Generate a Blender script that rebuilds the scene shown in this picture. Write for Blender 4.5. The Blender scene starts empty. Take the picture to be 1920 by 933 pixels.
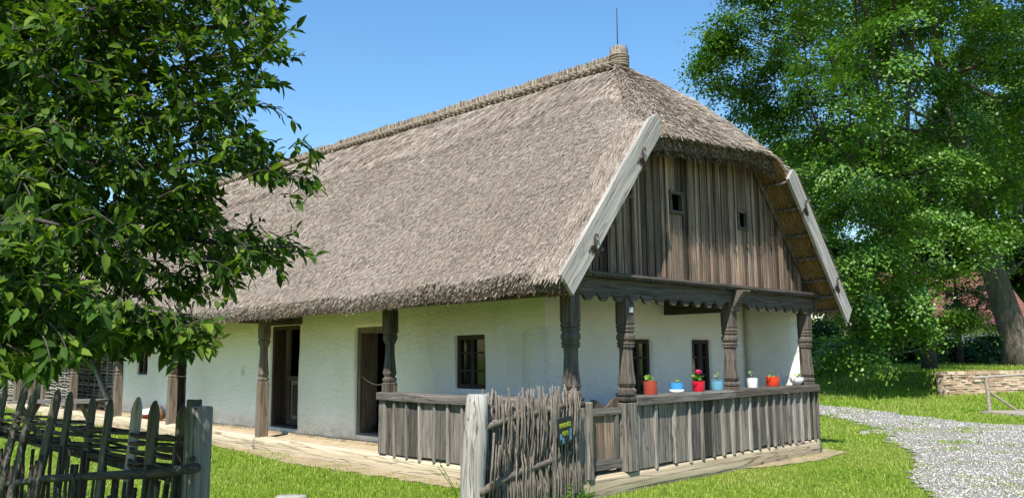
import bpy, math, random
import numpy as np
from mathutils import Matrix, Vector
random.seed(7); RNG = np.random.default_rng(11)
S = bpy.context.scene
COL = S.collection

# ------------------------------------------------------------------ camera
CR = np.array([0.71476, -0.69932, -0.00841]); CF = np.array([0.6943, 0.7079, 0.1297])
CF /= np.linalg.norm(CF); CR -= CF*CR.dot(CF); CR /= np.linalg.norm(CR); CU = np.cross(CR, CF)
CAM = np.array([-6.589, -5.824, 1.312]); FPX = 1510.44
cd = bpy.data.cameras.new("camera"); cam = bpy.data.objects.new("camera", cd); COL.objects.link(cam)
cd.sensor_width = 36; cd.lens = FPX/1920*36; cd.clip_start = 0.05; cd.clip_end = 2000
cam.matrix_world = Matrix(((CR[0], CU[0], -CF[0], CAM[0]), (CR[1], CU[1], -CF[1], CAM[1]),
                           (CR[2], CU[2], -CF[2], CAM[2]), (0, 0, 0, 1)))
S.camera = cam
# ------------------------------------------------------------------ light
SUN = np.array([-0.506, -0.300, 0.808]); SUN /= np.linalg.norm(SUN)
w = bpy.data.worlds.new("World"); S.world = w; w.use_nodes = True
nt = w.node_tree; bg = nt.nodes["Background"]
sky = nt.nodes.new("ShaderNodeTexSky"); sky.sky_type = 'NISHITA'; sky.sun_disc = False
sky.sun_elevation = math.asin(SUN[2]); sky.sun_rotation = math.atan2(SUN[0], SUN[1])
sky.air_density = 1.7; sky.dust_density = 0.0; sky.ozone_density = 9.0; sky.altitude = 200
hs = nt.nodes.new("ShaderNodeHueSaturation"); hs.inputs["Saturation"].default_value = 1.1; nt.links.new(sky.outputs[0], hs.inputs["Color"])
nt.links.new(hs.outputs[0], bg.inputs[0]); bg.inputs[1].default_value = 0.11
ld = bpy.data.lights.new("sun", 'SUN'); ld.energy = 5.0; ld.angle = math.radians(0.5); ld.color = (1, 0.95, 0.87)
lo = bpy.data.objects.new("sun", ld); COL.objects.link(lo)
lo.rotation_euler = Vector(SUN).to_track_quat('Z', 'Y').to_euler()
S.view_settings.view_transform = 'Standard'; S.view_settings.look = 'None'
S.view_settings.exposure = 0.78; S.view_settings.gamma = 1.0; S.view_settings.use_curve_mapping = False
S.cycles.max_bounces = 7; S.cycles.diffuse_bounces = 4; S.cycles.transmission_bounces = 4
S.cycles.transparent_max_bounces = 6; S.cycles.use_denoising = True

def at(px, py, d):            # point seen at a photo pixel, d metres ahead
    return CAM + (CF*FPX + CR*(px-960) - CU*(py-466.5))*(d/FPX)

# ------------------------------------------------------------------ materials
class NT:
    def __init__(s, name, rough=0.9, spec=0.2):
        s.m = bpy.data.materials.new(name); s.m.use_nodes = True; s.t = s.m.node_tree; s.n = s.t.nodes
        s.b = s.n["Principled BSDF"]; s.b.inputs["Roughness"].default_value = rough
        s.b.inputs["Specular IOR Level"].default_value = spec
        s.tc = s.n.new("ShaderNodeTexCoord"); s.geo = s.n.new("ShaderNodeNewGeometry")
    def link(s, a, b): s.t.links.new(a, b)
    def mapped(s, scale, src="Object"):
        mp = s.n.new("ShaderNodeMapping"); mp.inputs["Scale"].default_value = scale
        s.link(s.tc.outputs[src], mp.inputs["Vector"]); return mp.outputs[0]
    def noise(s, vec, scale=1, detail=5, rough=0.6, dist=0):
        n = s.n.new("ShaderNodeTexNoise"); s.link(vec, n.inputs["Vector"])
        n.inputs["Scale"].default_value = scale; n.inputs["Detail"].default_value = detail
        n.inputs["Roughness"].default_value = rough; n.inputs["Distortion"].default_value = dist
        return n.outputs["Fac"]
    def ramp(s, fac, stops):
        r = s.n.new("ShaderNodeValToRGB"); e = r.color_ramp.elements
        while len(e) < len(stops): e.new(0.5)
        for k, (p, c) in enumerate(stops):
            e[k].position = p; e[k].color = (*c, 1) if len(c) == 3 else c
        s.link(fac, r.inputs[0]); return r.outputs[0]
    def mix(s, fac, a, b, mode='MIX'):
        m = s.n.new("ShaderNodeMix"); m.data_type = 'RGBA'; m.blend_type = mode
        for sock, v in ((m.inputs[0], fac), (m.inputs[6], a), (m.inputs[7], b)):
            if isinstance(v, (int, float)): sock.default_value = v
            elif isinstance(v, tuple): sock.default_value = (*v, 1)
            else: s.link(v, sock)
        return m.outputs[2]
    def math(s, op, a, b=0.0):
        m = s.n.new("ShaderNodeMath"); m.operation = op
        for sock, v in zip(m.inputs, (a, b)):
            if isinstance(v, (int, float)): sock.default_value = v
            else: s.link(v, sock)
        return m.outputs[0]
    def bump(s, h, strength=0.5, dist=0.01):
        b = s.n.new("ShaderNodeBump"); b.inputs["Strength"].default_value = strength
        b.inputs["Distance"].default_value = dist; s.link(h, b.inputs["Height"])
        s.link(b.outputs[0], s.b.inputs["Normal"])
    def color(s, c):
        if isinstance(c, tuple): s.b.inputs["Base Color"].default_value = (*c, 1)
        else: s.link(c, s.b.inputs["Base Color"])
    def island(s): return s.geo.outputs["Random Per Island"]

def grey(v): return (v, v, v)
def wood(name, dark, light, axis=2, vary=0.5, crack=0.55, warm=None, fine=34, lng=1.6, lichen=None):
    t = NT(name, 0.88, 0.25)
    sc = [fine]*3; sc[axis] = lng
    ofs = t.n.new("ShaderNodeVectorMath"); ofs.operation = 'ADD'
    cmb = t.n.new("ShaderNodeCombineXYZ")
    for k, f_ in enumerate((37.0, 53.0, 71.0)):
        t.link(t.math('MULTIPLY', t.island(), f_), cmb.inputs[k])
    mp = t.n.new("ShaderNodeMapping"); mp.inputs["Scale"].default_value = sc
    t.link(t.tc.outputs["Object"], ofs.inputs[0]); t.link(cmb.outputs[0], ofs.inputs[1]); t.link(ofs.outputs[0], mp.inputs[0])
    g = t.noise(mp.outputs[0], 1, 6, 0.65, 0.4)
    sc2 = [7.0]*3; sc2[axis] = 0.7
    blot = t.noise(t.mapped(sc2), 1, 4, 0.6)
    c = t.ramp(g, [(0.28, dark), (0.72, light)])
    if warm: c = t.mix(t.ramp(blot, [(0.42, grey(0)), (0.68, grey(0.85))]), c, t.mix(0.5, c, warm))
    if lichen: c = t.mix(t.ramp(t.noise(t.mapped((2.5, 2.5, 1.4)), 1, 5, 0.6), [(0.5, grey(0)), (0.7, grey(0.6))]), c, lichen)
    c = t.mix(1.0, c, t.ramp(t.island(), [(0, grey(1-vary)), (1, grey(1+vary*0.6))]), 'MULTIPLY')
    scc = [fine*0.55]*3; scc[axis] = lng*0.45
    cr = t.noise(t.mapped(scc), 1, 3, 0.5, 0.8)
    line = t.ramp(cr, [(0.475, grey(1)), (0.498, grey(1-crack)), (0.502, grey(1-crack)), (0.525, grey(1))])
    c = t.mix(1.0, c, line, 'MULTIPLY')
    t.color(c); t.bump(t.math('ADD', t.math('MULTIPLY', g, 0.6), line), 0.7, 0.006)
    return t.m

M = {}
GR = (0.035, 0.031, 0.028); GL = (0.235, 0.21, 0.185)
M['grey_v'] = wood("weathered_wood_vertical", GR, GL, 2, 0.7, 0.75, warm=(0.2, 0.16, 0.12), fine=40)
M['batten'] = wood("pale_batten_wood", (0.07, 0.06, 0.05), (0.40, 0.365, 0.32), 2, 0.5, 0.65, fine=40)
M['grey_x'] = wood("weathered_wood_x", GR, GL, 0, 0.4, 0.6)
M['grey_y'] = wood("weathered_wood_y", GR, GL, 1, 0.4, 0.6)
M['pale_x'] = wood("pale_barge_wood", (0.16, 0.148, 0.132), (0.50, 0.465, 0.42), 0, 0.1, 0.6, fine=44, lng=1.0)
M['pale_v'] = wood("pale_post_wood", (0.17, 0.16, 0.145), (0.46, 0.43, 0.39), 2, 0.15, 0.7, fine=30, lng=1.3)
M['post_grey'] = wood("grey_fence_post", (0.05, 0.048, 0.045), (0.30, 0.285, 0.26), 2, 0.1, 0.75, fine=30, lng=1.5)
M['dark_v'] = wood("dark_post_wood", (0.022, 0.019, 0.017), (0.18, 0.148, 0.12), 2, 0.2, 0.6, warm=(0.2, 0.15, 0.11))
M['brown_v'] = wood("brown_post_wood", (0.07, 0.055, 0.042), (0.25, 0.195, 0.145), 2, 0.15, 0.6)
M['gable'] = wood("gable_board_wood", (0.015, 0.010, 0.007), (0.43, 0.315, 0.225), 2, 0.8, 0.8, warm=(0.15, 0.075, 0.045), fine=46, lng=1.0, lichen=(0.10, 0.082, 0.06))
M['beam_x'] = wood("dark_beam_x", (0.03, 0.026, 0.022), (0.15, 0.125, 0.1), 0, 0.3, 0.5)
M['beam_y'] = wood("dark_beam_y", (0.03, 0.026, 0.022), (0.13, 0.11, 0.09), 1, 0.3, 0.5)
M['log_x'] = wood("sill_log_x", (0.24, 0.19, 0.12), (0.52, 0.43, 0.30), 0, 0.1, 0.65, fine=22, lng=0.9)
M['log_y'] = wood("sill_log_y", (0.32, 0.25, 0.16), (0.62, 0.53, 0.38), 1, 0.08, 0.6, fine=22, lng=0.9)
M['door'] = wood("door_wood", (0.022, 0.016, 0.012), (0.085, 0.06, 0.042), 2, 0.25, 0.5)
M['fence'] = wood("fence_picket_wood", (0.024, 0.022, 0.018), (0.135, 0.122, 0.1), 2, 0.4, 0.6, lichen=(0.09, 0.09, 0.05))
M['fence_y'] = wood("fence_pole_wood", (0.018, 0.016, 0.014), (0.10, 0.09, 0.075), 1, 0.3, 0.6)
M['twig'] = wood("twig_bark", (0.04, 0.034, 0.028), (0.27, 0.23, 0.185), 2, 0.7, 0.3, fine=60, lng=8)
M['withy'] = wood("withy_bark", (0.02, 0.015, 0.012), (0.10, 0.072, 0.055), 1, 0.6, 0.3, fine=60, lng=8)
M['wattle'] = wood("wattle_rods", (0.16, 0.14, 0.12), (0.46, 0.41, 0.36), 1, 0.5, 0.3, fine=60, lng=5)
t = NT("tree_bark", .95, .1); b1 = t.noise(t.mapped((7, 7, 1.6)), 1, 7, .7, 1.2); b2 = t.noise(t.mapped((20, 20, 8)), 1, 4, .6)
t.color(t.mix(.35, t.ramp(b1, [(.36, (.045, .04, .034)), (.52, (.13, .108, .085)), (.7, (.25, .212, .17))]), t.ramp(b2, [(.3, (.09, .078, .065)), (.7, (.28, .24, .2))]))); t.bump(t.math('ADD', b1, t.math('MULTIPLY', b2, .3)), 1.0, .12); M['bark'] = t.m
M['bark_dark'] = wood("dark_bark", (0.035, 0.03, 0.026), (0.11, 0.09, 0.075), 2, 0.2, 0.4, fine=30, lng=8)
M['bridge'] = wood("bridge_wood", (0.2, 0.17, 0.13), (0.45, 0.39, 0.31), 0, 0.25, 0.5)

def plaster():
    t = NT("lime_plaster", 0.95, 0.1)
    n1 = t.noise(t.mapped((1.2, 1.2, 1.2)), 1, 4, 0.6)
    c = t.ramp(n1, [(0.3, (0.82, 0.765, 0.66)), (0.7, (0.90, 0.855, 0.77))])
    sx = t.n.new("ShaderNodeSeparateXYZ"); t.link(t.tc.outputs["Object"], sx.inputs[0])
    sp = t.noise(t.mapped((5, 5, 9)), 1, 5, 0.7)
    low = t.math('MULTIPLY', t.ramp(sx.outputs[2], [(0.0, grey(1)), (0.30, grey(0))]), t.ramp(sp, [(0.35, grey(0)), (0.7, grey(0.9))]))
    c = t.mix(low, c, (0.42, 0.33, 0.2))
    st = t.ramp(t.noise(t.mapped((2.2, 2.2, 0.6)), 1, 5, 0.7), [(0.55, grey(0)), (0.75, grey(0.35))]); c = t.mix(st, c, (0.60, 0.57, 0.48))
    n2 = t.noise(t.mapped((9, 9, 20)), 1, 5, 0.6, 0.8); n3 = t.noise(t.mapped((3, 3, 4)), 1, 3, 0.5)
    t.color(c); t.bump(t.math('ADD', n2, t.math('MULTIPLY', n3, 1.5)), 0.8, 0.03); return t.m
M['plaster'] = plaster()
def simple(name, c1, c2, scale=8, rough=0.9, bump=0.3, bd=0.01, spec=0.2):
    t = NT(name, rough, spec); n = t.noise(t.mapped((scale,)*3), 1, 5, 0.65)
    t.color(t.ramp(n, [(0.3, c1), (0.7, c2)]))
    if bump: t.bump(n, bump, bd)
    return t.m
M['dirt'] = simple("trodden_dirt", (0.19, 0.15, 0.085), (0.37, 0.30, 0.19), 7, bump=0.9, bd=.02)
M['clay'] = simple("clay_floor", (0.3, 0.23, 0.14), (0.46, 0.37, 0.24), 5, bump=0.5)
M['iron'] = simple("black_iron", (0.02, 0.018, 0.016), (0.07, 0.05, 0.035), 30, 0.6, 0.3)
M['dark_room'] = simple("unlit_interior", (0.03, 0.026, 0.022), (0.05, 0.045, 0.04), 3)  # near-black colour stands in for the unlit rooms, attic and barn
M['rope'] = simple("rope", (0.3, 0.26, 0.2), (0.45, 0.4, 0.32), 60)
M['soil'] = simple("pot_soil", (0.05, 0.035, 0.025), (0.1, 0.07, 0.05), 40)
def glass_pane():
    t = NT("window_pane", 0.08, 0.5); t.color((0.012, 0.013, 0.014)); return t.m
M['pane'] = glass_pane()
def thatch():
    t = NT("thatch_straw", 0.9, 0.15)
    isl = t.ramp(t.island(), [(0, (0.07, 0.052, 0.037)), (0.2, (0.2, 0.162, 0.125)), (0.28, (0.32, 0.268, 0.216)), (0.8, (0.42, 0.358, 0.296)), (1, (0.55, 0.48, 0.4))])
    big = t.noise(t.mapped((0.5, 0.5, 0.5)), 1, 4, 0.6)
    c = t.mix(1.0, isl, t.ramp(big, [(0.3, (0.85, 0.83, 0.8)), (0.7, (1.08, 1.08, 1.08))]), 'MULTIPLY')
    t.color(c); return t.m
M['straw'] = thatch()
def lip():
    t = NT("thatch_cut_ends", 0.95, 0.1); t.color(t.ramp(t.island(), [(0, (0.03, 0.02, 0.014)), (0.6, (0.13, 0.09, 0.06)), (0.9, (0.28, 0.21, 0.15)), (1, (0.5, 0.42, 0.32))])); return t.m
M['straw_lip'] = lip()
t = NT("twisted_straw", 0.9, 0.1); t.color(t.ramp(t.noise(t.mapped((30, 60, 60)), 1, 4, 0.7), [(0.3, (0.08, 0.06, 0.042)), (0.7, (0.36, 0.295, 0.225))])); t.bump(t.noise(t.mapped((30, 70, 70)), 1, 4, 0.7), 0.8, 0.01); M['braid'] = t.m
def thatch_base(name, a, b, c3, ax=(26, 3, 26)):
    t = NT(name, 0.95, 0.1)
    n = t.noise(t.mapped(ax), 1, 6, 0.7, 0.6); f2 = t.noise(t.mapped((55, 55, 55)), 1, 3, 0.6)
    k = t.math('MULTIPLY', t.math('ADD', n, f2), 0.5)
    t.color(t.ramp(k, [(0.36, a), (0.5, b), (0.64, c3)])); t.bump(k, 0.9, 0.03); return t.m
M['thatch'] = thatch_base("thatch_bed", (0.05, 0.038, 0.028), (0.2, 0.165, 0.13), (0.42, 0.36, 0.305), (34, 40, 34))
M['thatch_under'] = thatch_base("thatch_underside", (0.12, 0.07, 0.03), (0.34, 0.21, 0.09), (0.48, 0.32, 0.16), (10, 36, 10))

def leafmat(name, c1, c2, c3, trans=0.35, rough=0.45, spec=0.4):
    t = NT(name, rough, spec)
    col = t.ramp(t.island(), [(0, c1), (0.55, c2), (1, c3)])
    t.color(col)
    tr = t.n.new("ShaderNodeBsdfTranslucent"); mx = t.n.new("ShaderNodeMixShader"); mx.inputs[0].default_value = trans
    yc = t.mix(1.0, col, (1.5, 1.6, 0.5), 'MULTIPLY'); t.link(yc, tr.inputs[0])
    out = t.n["Material Output"]; t.link(t.b.outputs[0], mx.inputs[1]); t.link(tr.outputs[0], mx.inputs[2]); t.link(mx.outputs[0], out.inputs[0])
    return t.m
M['leaf_near'] = leafmat("fruit_tree_leaf", (0.022, 0.052, 0.006), (0.045, 0.10, 0.011), (0.15, 0.225, 0.024), 0.34, 0.6, 0.15)
M['leaf_far'] = leafmat("linden_leaf", (0.06, 0.14, 0.012), (0.08, 0.18, 0.016), (0.12, 0.24, 0.024), 0.18)
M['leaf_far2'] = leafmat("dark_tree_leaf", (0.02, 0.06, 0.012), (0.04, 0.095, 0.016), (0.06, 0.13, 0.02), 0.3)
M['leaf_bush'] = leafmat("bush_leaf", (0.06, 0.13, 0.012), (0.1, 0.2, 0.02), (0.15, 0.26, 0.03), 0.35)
M['leaf_pale'] = leafmat("pale_tree_leaf", (0.10, 0.16, 0.04), (0.15, 0.22, 0.06), (0.2, 0.28, 0.09), 0.35)
M['leaf_pot'] = leafmat("pot_plant_leaf", (0.08, 0.18, 0.02), (0.14, 0.28, 0.03), (0.24, 0.4, 0.06), 0.35)
M['leaf_pot_grey'] = leafmat("pot_plant_leaf_dull", (0.10, 0.16, 0.07), (0.16, 0.23, 0.10), (0.22, 0.3, 0.15), 0.3)
M['petal'] = leafmat("pink_petal", (0.5, 0.02, 0.1), (0.62, 0.03, 0.15), (0.75, 0.06, 0.25), 0.3)
def grassmat():
    m = leafmat("grass_blade", (0.13, 0.22, 0.02), (0.21, 0.33, 0.03), (0.40, 0.46, 0.09), 0.4, 0.6, 0.2)
    nt_ = m.node_tree; b = nt_.nodes["Principled BSDF"]; src = b.inputs["Base Color"].links[0].from_socket
    tc = nt_.nodes.new("ShaderNodeTexCoord"); n_ = nt_.nodes.new("ShaderNodeTexNoise"); n_.inputs["Scale"].default_value = 0.55; n_.inputs["Detail"].default_value = 6; n_.inputs["Roughness"].default_value = .65
    nt_.links.new(tc.outputs["Object"], n_.inputs["Vector"]); r_ = nt_.nodes.new("ShaderNodeValToRGB"); r_.color_ramp.elements[0].position = .46; r_.color_ramp.elements[1].position = .68
    r_.color_ramp.elements[1].color = (.75, .75, .75, 1); nt_.links.new(n_.outputs[0], r_.inputs[0]); mx = nt_.nodes.new("ShaderNodeMix"); mx.data_type = 'RGBA'
    nt_.links.new(r_.outputs[0], mx.inputs[0]); nt_.links.new(src, mx.inputs[6]); mx.inputs[7].default_value = (.42, .40, .13, 1); nt_.links.new(mx.outputs[2], b.inputs["Base Color"]); return m
M['grass'] = grassmat(); M['clover'] = leafmat("clover_leaf", (.06, .14, .02), (.09, .2, .025), (.14, .27, .04), .25, .6, .2)
def lawn():
    t = NT("lawn_soil", 0.95, 0.1)
    a = t.noise(t.mapped((0.45,)*3), 1, 5, 0.6); b = t.noise(t.mapped((9,)*3), 1, 5, 0.7)
    c = t.ramp(b, [(0.3, (0.075, 0.12, 0.014)), (0.7, (0.19, 0.27, 0.03))])
    c = t.mix(t.ramp(a, [(0.52, grey(0)), (0.72, grey(0.45))]), c, (0.22, 0.22, 0.06))
    t.color(c); t.bump(t.noise(t.mapped((40,)*3), 1, 4, 0.7), 0.8, 0.04); return t.m
M['lawn'] = lawn()
def gravel():
    t = NT("gravel", 0.95, 0.15)
    v = t.n.new("ShaderNodeTexVoronoi"); v.inputs["Scale"].default_value = 38; t.link(t.tc.outputs["Object"], v.inputs["Vector"])
    sep = t.n.new("ShaderNodeSeparateColor"); t.link(v.outputs["Color"], sep.inputs[0])
    c = t.ramp(sep.outputs[0], [(0, (0.2, 0.185, 0.16)), (0.6, (0.32, 0.3, 0.265)), (1, (0.44, 0.42, 0.38))])
    c = t.mix(1.0, c, t.ramp(v.outputs["Distance"], [(0.2, grey(1)), (0.75, grey(0.55))]), 'MULTIPLY')
    t.color(c); t.bump(t.math('SUBTRACT', 1.0, v.outputs["Distance"]), 0.9, 0.02); return t.m
M['gravel'] = gravel()
t = NT("gravel_stone", 0.9, 0.2); t.color(t.ramp(t.island(), [(0, (0.2, 0.19, 0.168)), (0.6, (0.38, 0.365, 0.335)), (1, (0.58, 0.56, 0.52))])); M['stone'] = t.m
t = NT("old_brick", 0.92, 0.15); nn = t.noise(t.mapped((30,)*3), 1, 4, 0.6)
t.color(t.mix(1.0, t.ramp(t.island(), [(0, (0.36, 0.23, 0.15)), (0.5, (0.50, 0.36, 0.25)), (1, (0.62, 0.49, 0.37))]), t.ramp(nn, [(0.3, grey(0.75)), (0.7, grey(1.1))]), 'MULTIPLY'))
t.bump(nn, 0.5, 0.01); M['brick'] = t.m
M['mortar'] = simple("old_mortar", (0.28, 0.23, 0.17), (0.42, 0.36, 0.27), 20)
def enamel(name, c, chip=None, rough=0.25):
    t = NT(name, rough, 0.5)
    if chip:
        n = t.noise(t.mapped((14, 14, 9)), 1, 4, 0.6, 0.5)
        t.color(t.ramp(n, [(0.0, c), (0.60, c), (0.64, chip), (1, chip)]))
    else: t.color(c)
    return t.m

# ------------------------------------------------------------------ mesh helpers
class MB:
    def __init__(s): s.v = []; s.f = []
    def box(s, lo, hi, j=0.0, mat=None):
        n = len(s.v)
        for z in (lo[2], hi[2]):
            for x, y in ((lo[0], lo[1]), (hi[0], lo[1]), (hi[0], hi[1]), (lo[0], hi[1])):
                p = Vector((x+random.uniform(-j, j), y+random.uniform(-j, j), z+random.uniform(-j, j)))
                s.v.append(tuple(mat @ p) if mat else tuple(p))
        for q in ((3, 2, 1, 0), (4, 5, 6, 7), (0, 1, 5, 4), (1, 2, 6, 5), (2, 3, 7, 6), (3, 0, 4, 7)):
            s.f.append(tuple(n+k for k in q))
        return s
    def rings(s, rings, cap=True):
        n = len(s.v); k = len(rings[0])
        for r in rings: s.v.extend(tuple(p) for p in r)
        for i in range(len(rings)-1):
            for a in range(k):
                b = (a+1) % k
                s.f.append((n+i*k+a, n+i*k+b, n+(i+1)*k+b, n+(i+1)*k+a))
        if cap:
            s.f.append(tuple(n+a for a in reversed(range(k))))
            s.f.append(tuple(n+(len(rings)-1)*k+a for a in range(k)))
        return s
    def tube(s, pts, rad, seg=6, squash=1.0):
        pts = [Vector(p) for p in pts]
        if isinstance(rad, (int, float)): rad = [rad]*len(pts)
        rs = []; ref = None
        for i, p in enumerate(pts):
            d = (pts[min(i+1, len(pts)-1)]-pts[max(i-1, 0)]).normalized()
            if ref is None: ref = d.orthogonal().normalized()
            ref = (ref-d*ref.dot(d)).normalized(); b = d.cross(ref)
            rs.append([p+(ref*math.cos(2*math.pi*a/seg)+b*math.sin(2*math.pi*a/seg)*squash)*rad[i] for a in range(seg)])
        return s.rings(rs)
    def prism(s, poly, axis, lo, hi):
        """poly in the two other axes, extruded along axis"""
        def P(a, b, c): return {0: (c, a, b), 1: (a, c, b), 2: (a, b, c)}[axis]
        n = len(s.v); k = len(poly)
        for c in (lo, hi): s.v.extend(P(a, b, c) for a, b in poly)
        for a in range(k):
            b = (a+1) % k; s.f.append((n+a, n+b, n+k+b, n+k+a))
        s.f.append(tuple(n+a for a in reversed(range(k)))); s.f.append(tuple(n+k+a for a in range(k)))
        return s
    def lathe(s, prof, c=(0, 0, 0), seg=20):
        return s.rings([[(c[0]+r*math.cos(2*math.pi*a/seg), c[1]+r*math.sin(2*math.pi*a/seg), c[2]+z) for a in range(seg)] for r, z in prof])
    def build(s, name, mat, parent=None, loc=None, smooth=False, bevel=0):
        me = bpy.data.meshes.new(name); me.from_pydata(s.v, [], s.f); me.validate(); 
        return link(name, me, mat, parent, loc, smooth, bevel, fix=True)
def link(name, me, mat, parent=None, loc=None, smooth=False, bevel=0, fix=False):
    if fix:
        import bmesh
        bm = bmesh.new(); bm.from_mesh(me); bmesh.ops.recalc_face_normals(bm, faces=bm.faces); bm.to_mesh(me); bm.free()
    if mat: me.materials.append(M[mat] if isinstance(mat, str) else mat)
    if smooth: me.polygons.foreach_set("use_smooth", [True]*len(me.polygons))
    o = bpy.data.objects.new(name, me); COL.objects.link(o)
    if parent: o.parent = parent
    if loc is not None: o.location = loc
    if bevel:
        b = o.modifiers.new("bevel", 'BEVEL'); b.width = bevel; b.segments = 1; b.limit_method = 'ANGLE'
    return o
def np_mesh(name, V, F, mat, parent=None, smooth=False):
    """V (n,3), F (m,k) one polygon size"""
    me = bpy.data.meshes.new(name); V = np.asarray(V, np.float32); F = np.asarray(F, np.int32); m, k = F.shape
    me.vertices.add(len(V)); me.vertices.foreach_set("co", V.ravel())
    me.loops.add(m*k); me.loops.foreach_set("vertex_index", F.ravel())
    me.polygons.add(m); me.polygons.foreach_set("loop_start", np.arange(0, m*k, k, dtype=np.int32))
    me.update(calc_edges=True); me.validate()
    return link(name, me, mat, parent, smooth=smooth)
def tag(o, label=None, cat=None, group=None, kind=None):
    if label: o['label'] = label
    if cat: o['category'] = cat
    if group: o['group'] = group
    if kind: o['kind'] = kind
    return o
def empty(name, loc, label, cat, group=None):
    o = bpy.data.objects.new(name, None); o.location = loc; COL.objects.link(o); o.empty_display_size = 0.2
    return tag(o, label, cat, group)
def unit(a): return a/np.maximum(np.linalg.norm(a, axis=-1, keepdims=True), 1e-9)
def blades(P, D, N, L, W, tip=0.35):
    """flat quads: root P, direction D, width across D x N"""
    Sd = unit(np.cross(D, N)); a = (W*0.5)[:, None]*Sd; e = P+D*L[:, None]
    V = np.stack([P-a, P+a, e+a*tip, e-a*tip], 1).reshape(-1, 3)
    return V, np.arange(len(V)).reshape(-1, 4)
def smoothstep(a, b, x):
    k = np.clip((x-a)/(b-a), 0, 1); return k*k*(3-2*k)
def depth_of(x, y): return (x-CAM[0])*0.7002+(y-CAM[1])*0.7139
def vnoise(x, y, seed=0):
    r = np.random.default_rng(seed); o = 0
    for k in range(6):
        a = r.uniform(0, 6.28); f = r.uniform(0.6, 1.6)*(1.5**k)
        o = o+np.sin((x*np.cos(a)+y*np.sin(a))*f+r.uniform(0, 6.28))/(1.25**k)
    return o/3.2

# ------------------------------------------------------------------ ground
G0 = -0.22
def ground_z(x, y):
    x = np.asarray(x, float); y = np.asarray(y, float); d = depth_of(x, y)
    z = G0+smoothstep(23.5, 37, d)*0.85*smoothstep(-6, 6, x-6)+smoothstep(40, 140, d)*2.5
    return z+0.012*vnoise(x*1.3, y*1.3, 3)
def gz(x, y): return float(ground_z(x, y))
xs = np.concatenate([np.linspace(-600, -30, 14)[:-1], np.linspace(-30, 60, 151), np.linspace(60, 600, 16)[1:]])
X, Y = np.meshgrid(xs, xs, indexing='ij'); nx = len(xs)
idx = np.arange(nx*nx).reshape(nx, nx)
F = np.stack([idx[:-1, :-1], idx[1:, :-1], idx[1:, 1:], idx[:-1, 1:]], -1).reshape(-1, 4)
tag(np_mesh("ground", np.stack([X, Y, ground_z(X, Y)], -1).reshape(-1, 3), F, 'lawn', smooth=True), kind='structure')

PATH = [(-14, -12.5), (-3, -5.4), (0.2, -3.45), (2.4, -2.6), (4.3, -1.95), (6.25, -1.25), (8.2, -0.2), (10.25, 0.95), (12.9, 3.3), (14.2, 6), (14.8, 11), (15, 22),
        (19, 22), (18.6, 11), (17.3, 6.5), (16.2, 4.4), (14.3, 1.75), (12.3, -0.55), (13.5, -2.2), (13, -5), (9, -8.5), (2, -12), (-6, -17)]
PA = np.array(PATH)
def in_poly(x, y, poly):
    x = np.asarray(x); y = np.asarray(y); r = np.zeros(x.shape, bool); n = len(poly)
    for i in range(n):
        x0, y0 = poly[i]; x1, y1 = poly[(i+1) % n]
        c = ((y0 > y) != (y1 > y)); r ^= c & (x < (x1-x0)*(y-y0)/((y1-y0) if y1 != y0 else 1e-9)+x0)
    return r
def on_path(x, y):
    ox = x+0.28*vnoise(x*2.2, y*2.2, 21); oy = y+0.28*vnoise(x*2.2, y*2.2, 22)
    return in_poly(ox, oy, PATH)
gx = np.arange(-8, 20, 0.16); gy = np.arange(-9, 16, 0.16); X, Y = np.meshgrid(gx, gy, indexing='ij')
cell = on_path(X[:-1, :-1]+0.08, Y[:-1, :-1]+0.08)
idx = np.arange(X.size).reshape(X.shape); qi, qj = np.nonzero(cell)
F = np.stack([idx[qi, qj], idx[qi+1, qj], idx[qi+1, qj+1], idx[qi, qj+1]], -1)
us, inv = np.unique(F, return_inverse=True)
V = np.stack([X, Y, ground_z(X, Y)+0.012], -1).reshape(-1, 3)[us]
tag(np_mesh("gravel_path", V, inv.reshape(-1, 4), 'gravel', smooth=True), kind='structure')
# loose stones on the path
n = 70000; d = np.exp(RNG.uniform(math.log(7.5), math.log(26), n)); lat = RNG.uniform(0.1, 0.8, n)*d
sx = CAM[0]+d*0.7002+lat*0.7139; sy = CAM[1]+d*0.7139-lat*0.7002
k = on_path(sx, sy) & (RNG.random(n) < 0.45+0.4*(vnoise(sx*1.4, sy*1.4, 31) > -0.25)); sx, sy, d = sx[k], sy[k], d[k]; n = len(sx)
octa = np.array([(1, 0, 0), (0, 1, 0), (-1, 0, 0), (0, -1, 0), (0, 0, 1), (0, 0, -1)], float)
of = np.array([(0, 1, 4), (1, 2, 4), (2, 3, 4), (3, 0, 4), (1, 0, 5), (2, 1, 5), (3, 2, 5), (0, 3, 5)])
sz = RNG.uniform(0.006, 0.018, n)*(0.8+d/20); an = RNG.uniform(0, 6.28, n)
J = octa[None]*RNG.uniform(0.6, 1.3, (n, 6, 1))*np.stack([sz, sz*RNG.uniform(.6, 1, n), sz*0.55], -1)[:, None]
ca, sa = np.cos(an)[:, None], np.sin(an)[:, None]
V = np.stack([J[..., 0]*ca-J[..., 1]*sa, J[..., 0]*sa+J[..., 1]*ca, J[..., 2]], -1)+np.stack([sx, sy, ground_z(sx, sy)+0.016], -1)[:, None]
tag(np_mesh("gravel", V.reshape(-1, 3), (of[None]+np.arange(n)[:, None, None]*6).reshape(-1, 3), 'stone'), kind='stuff')
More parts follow.
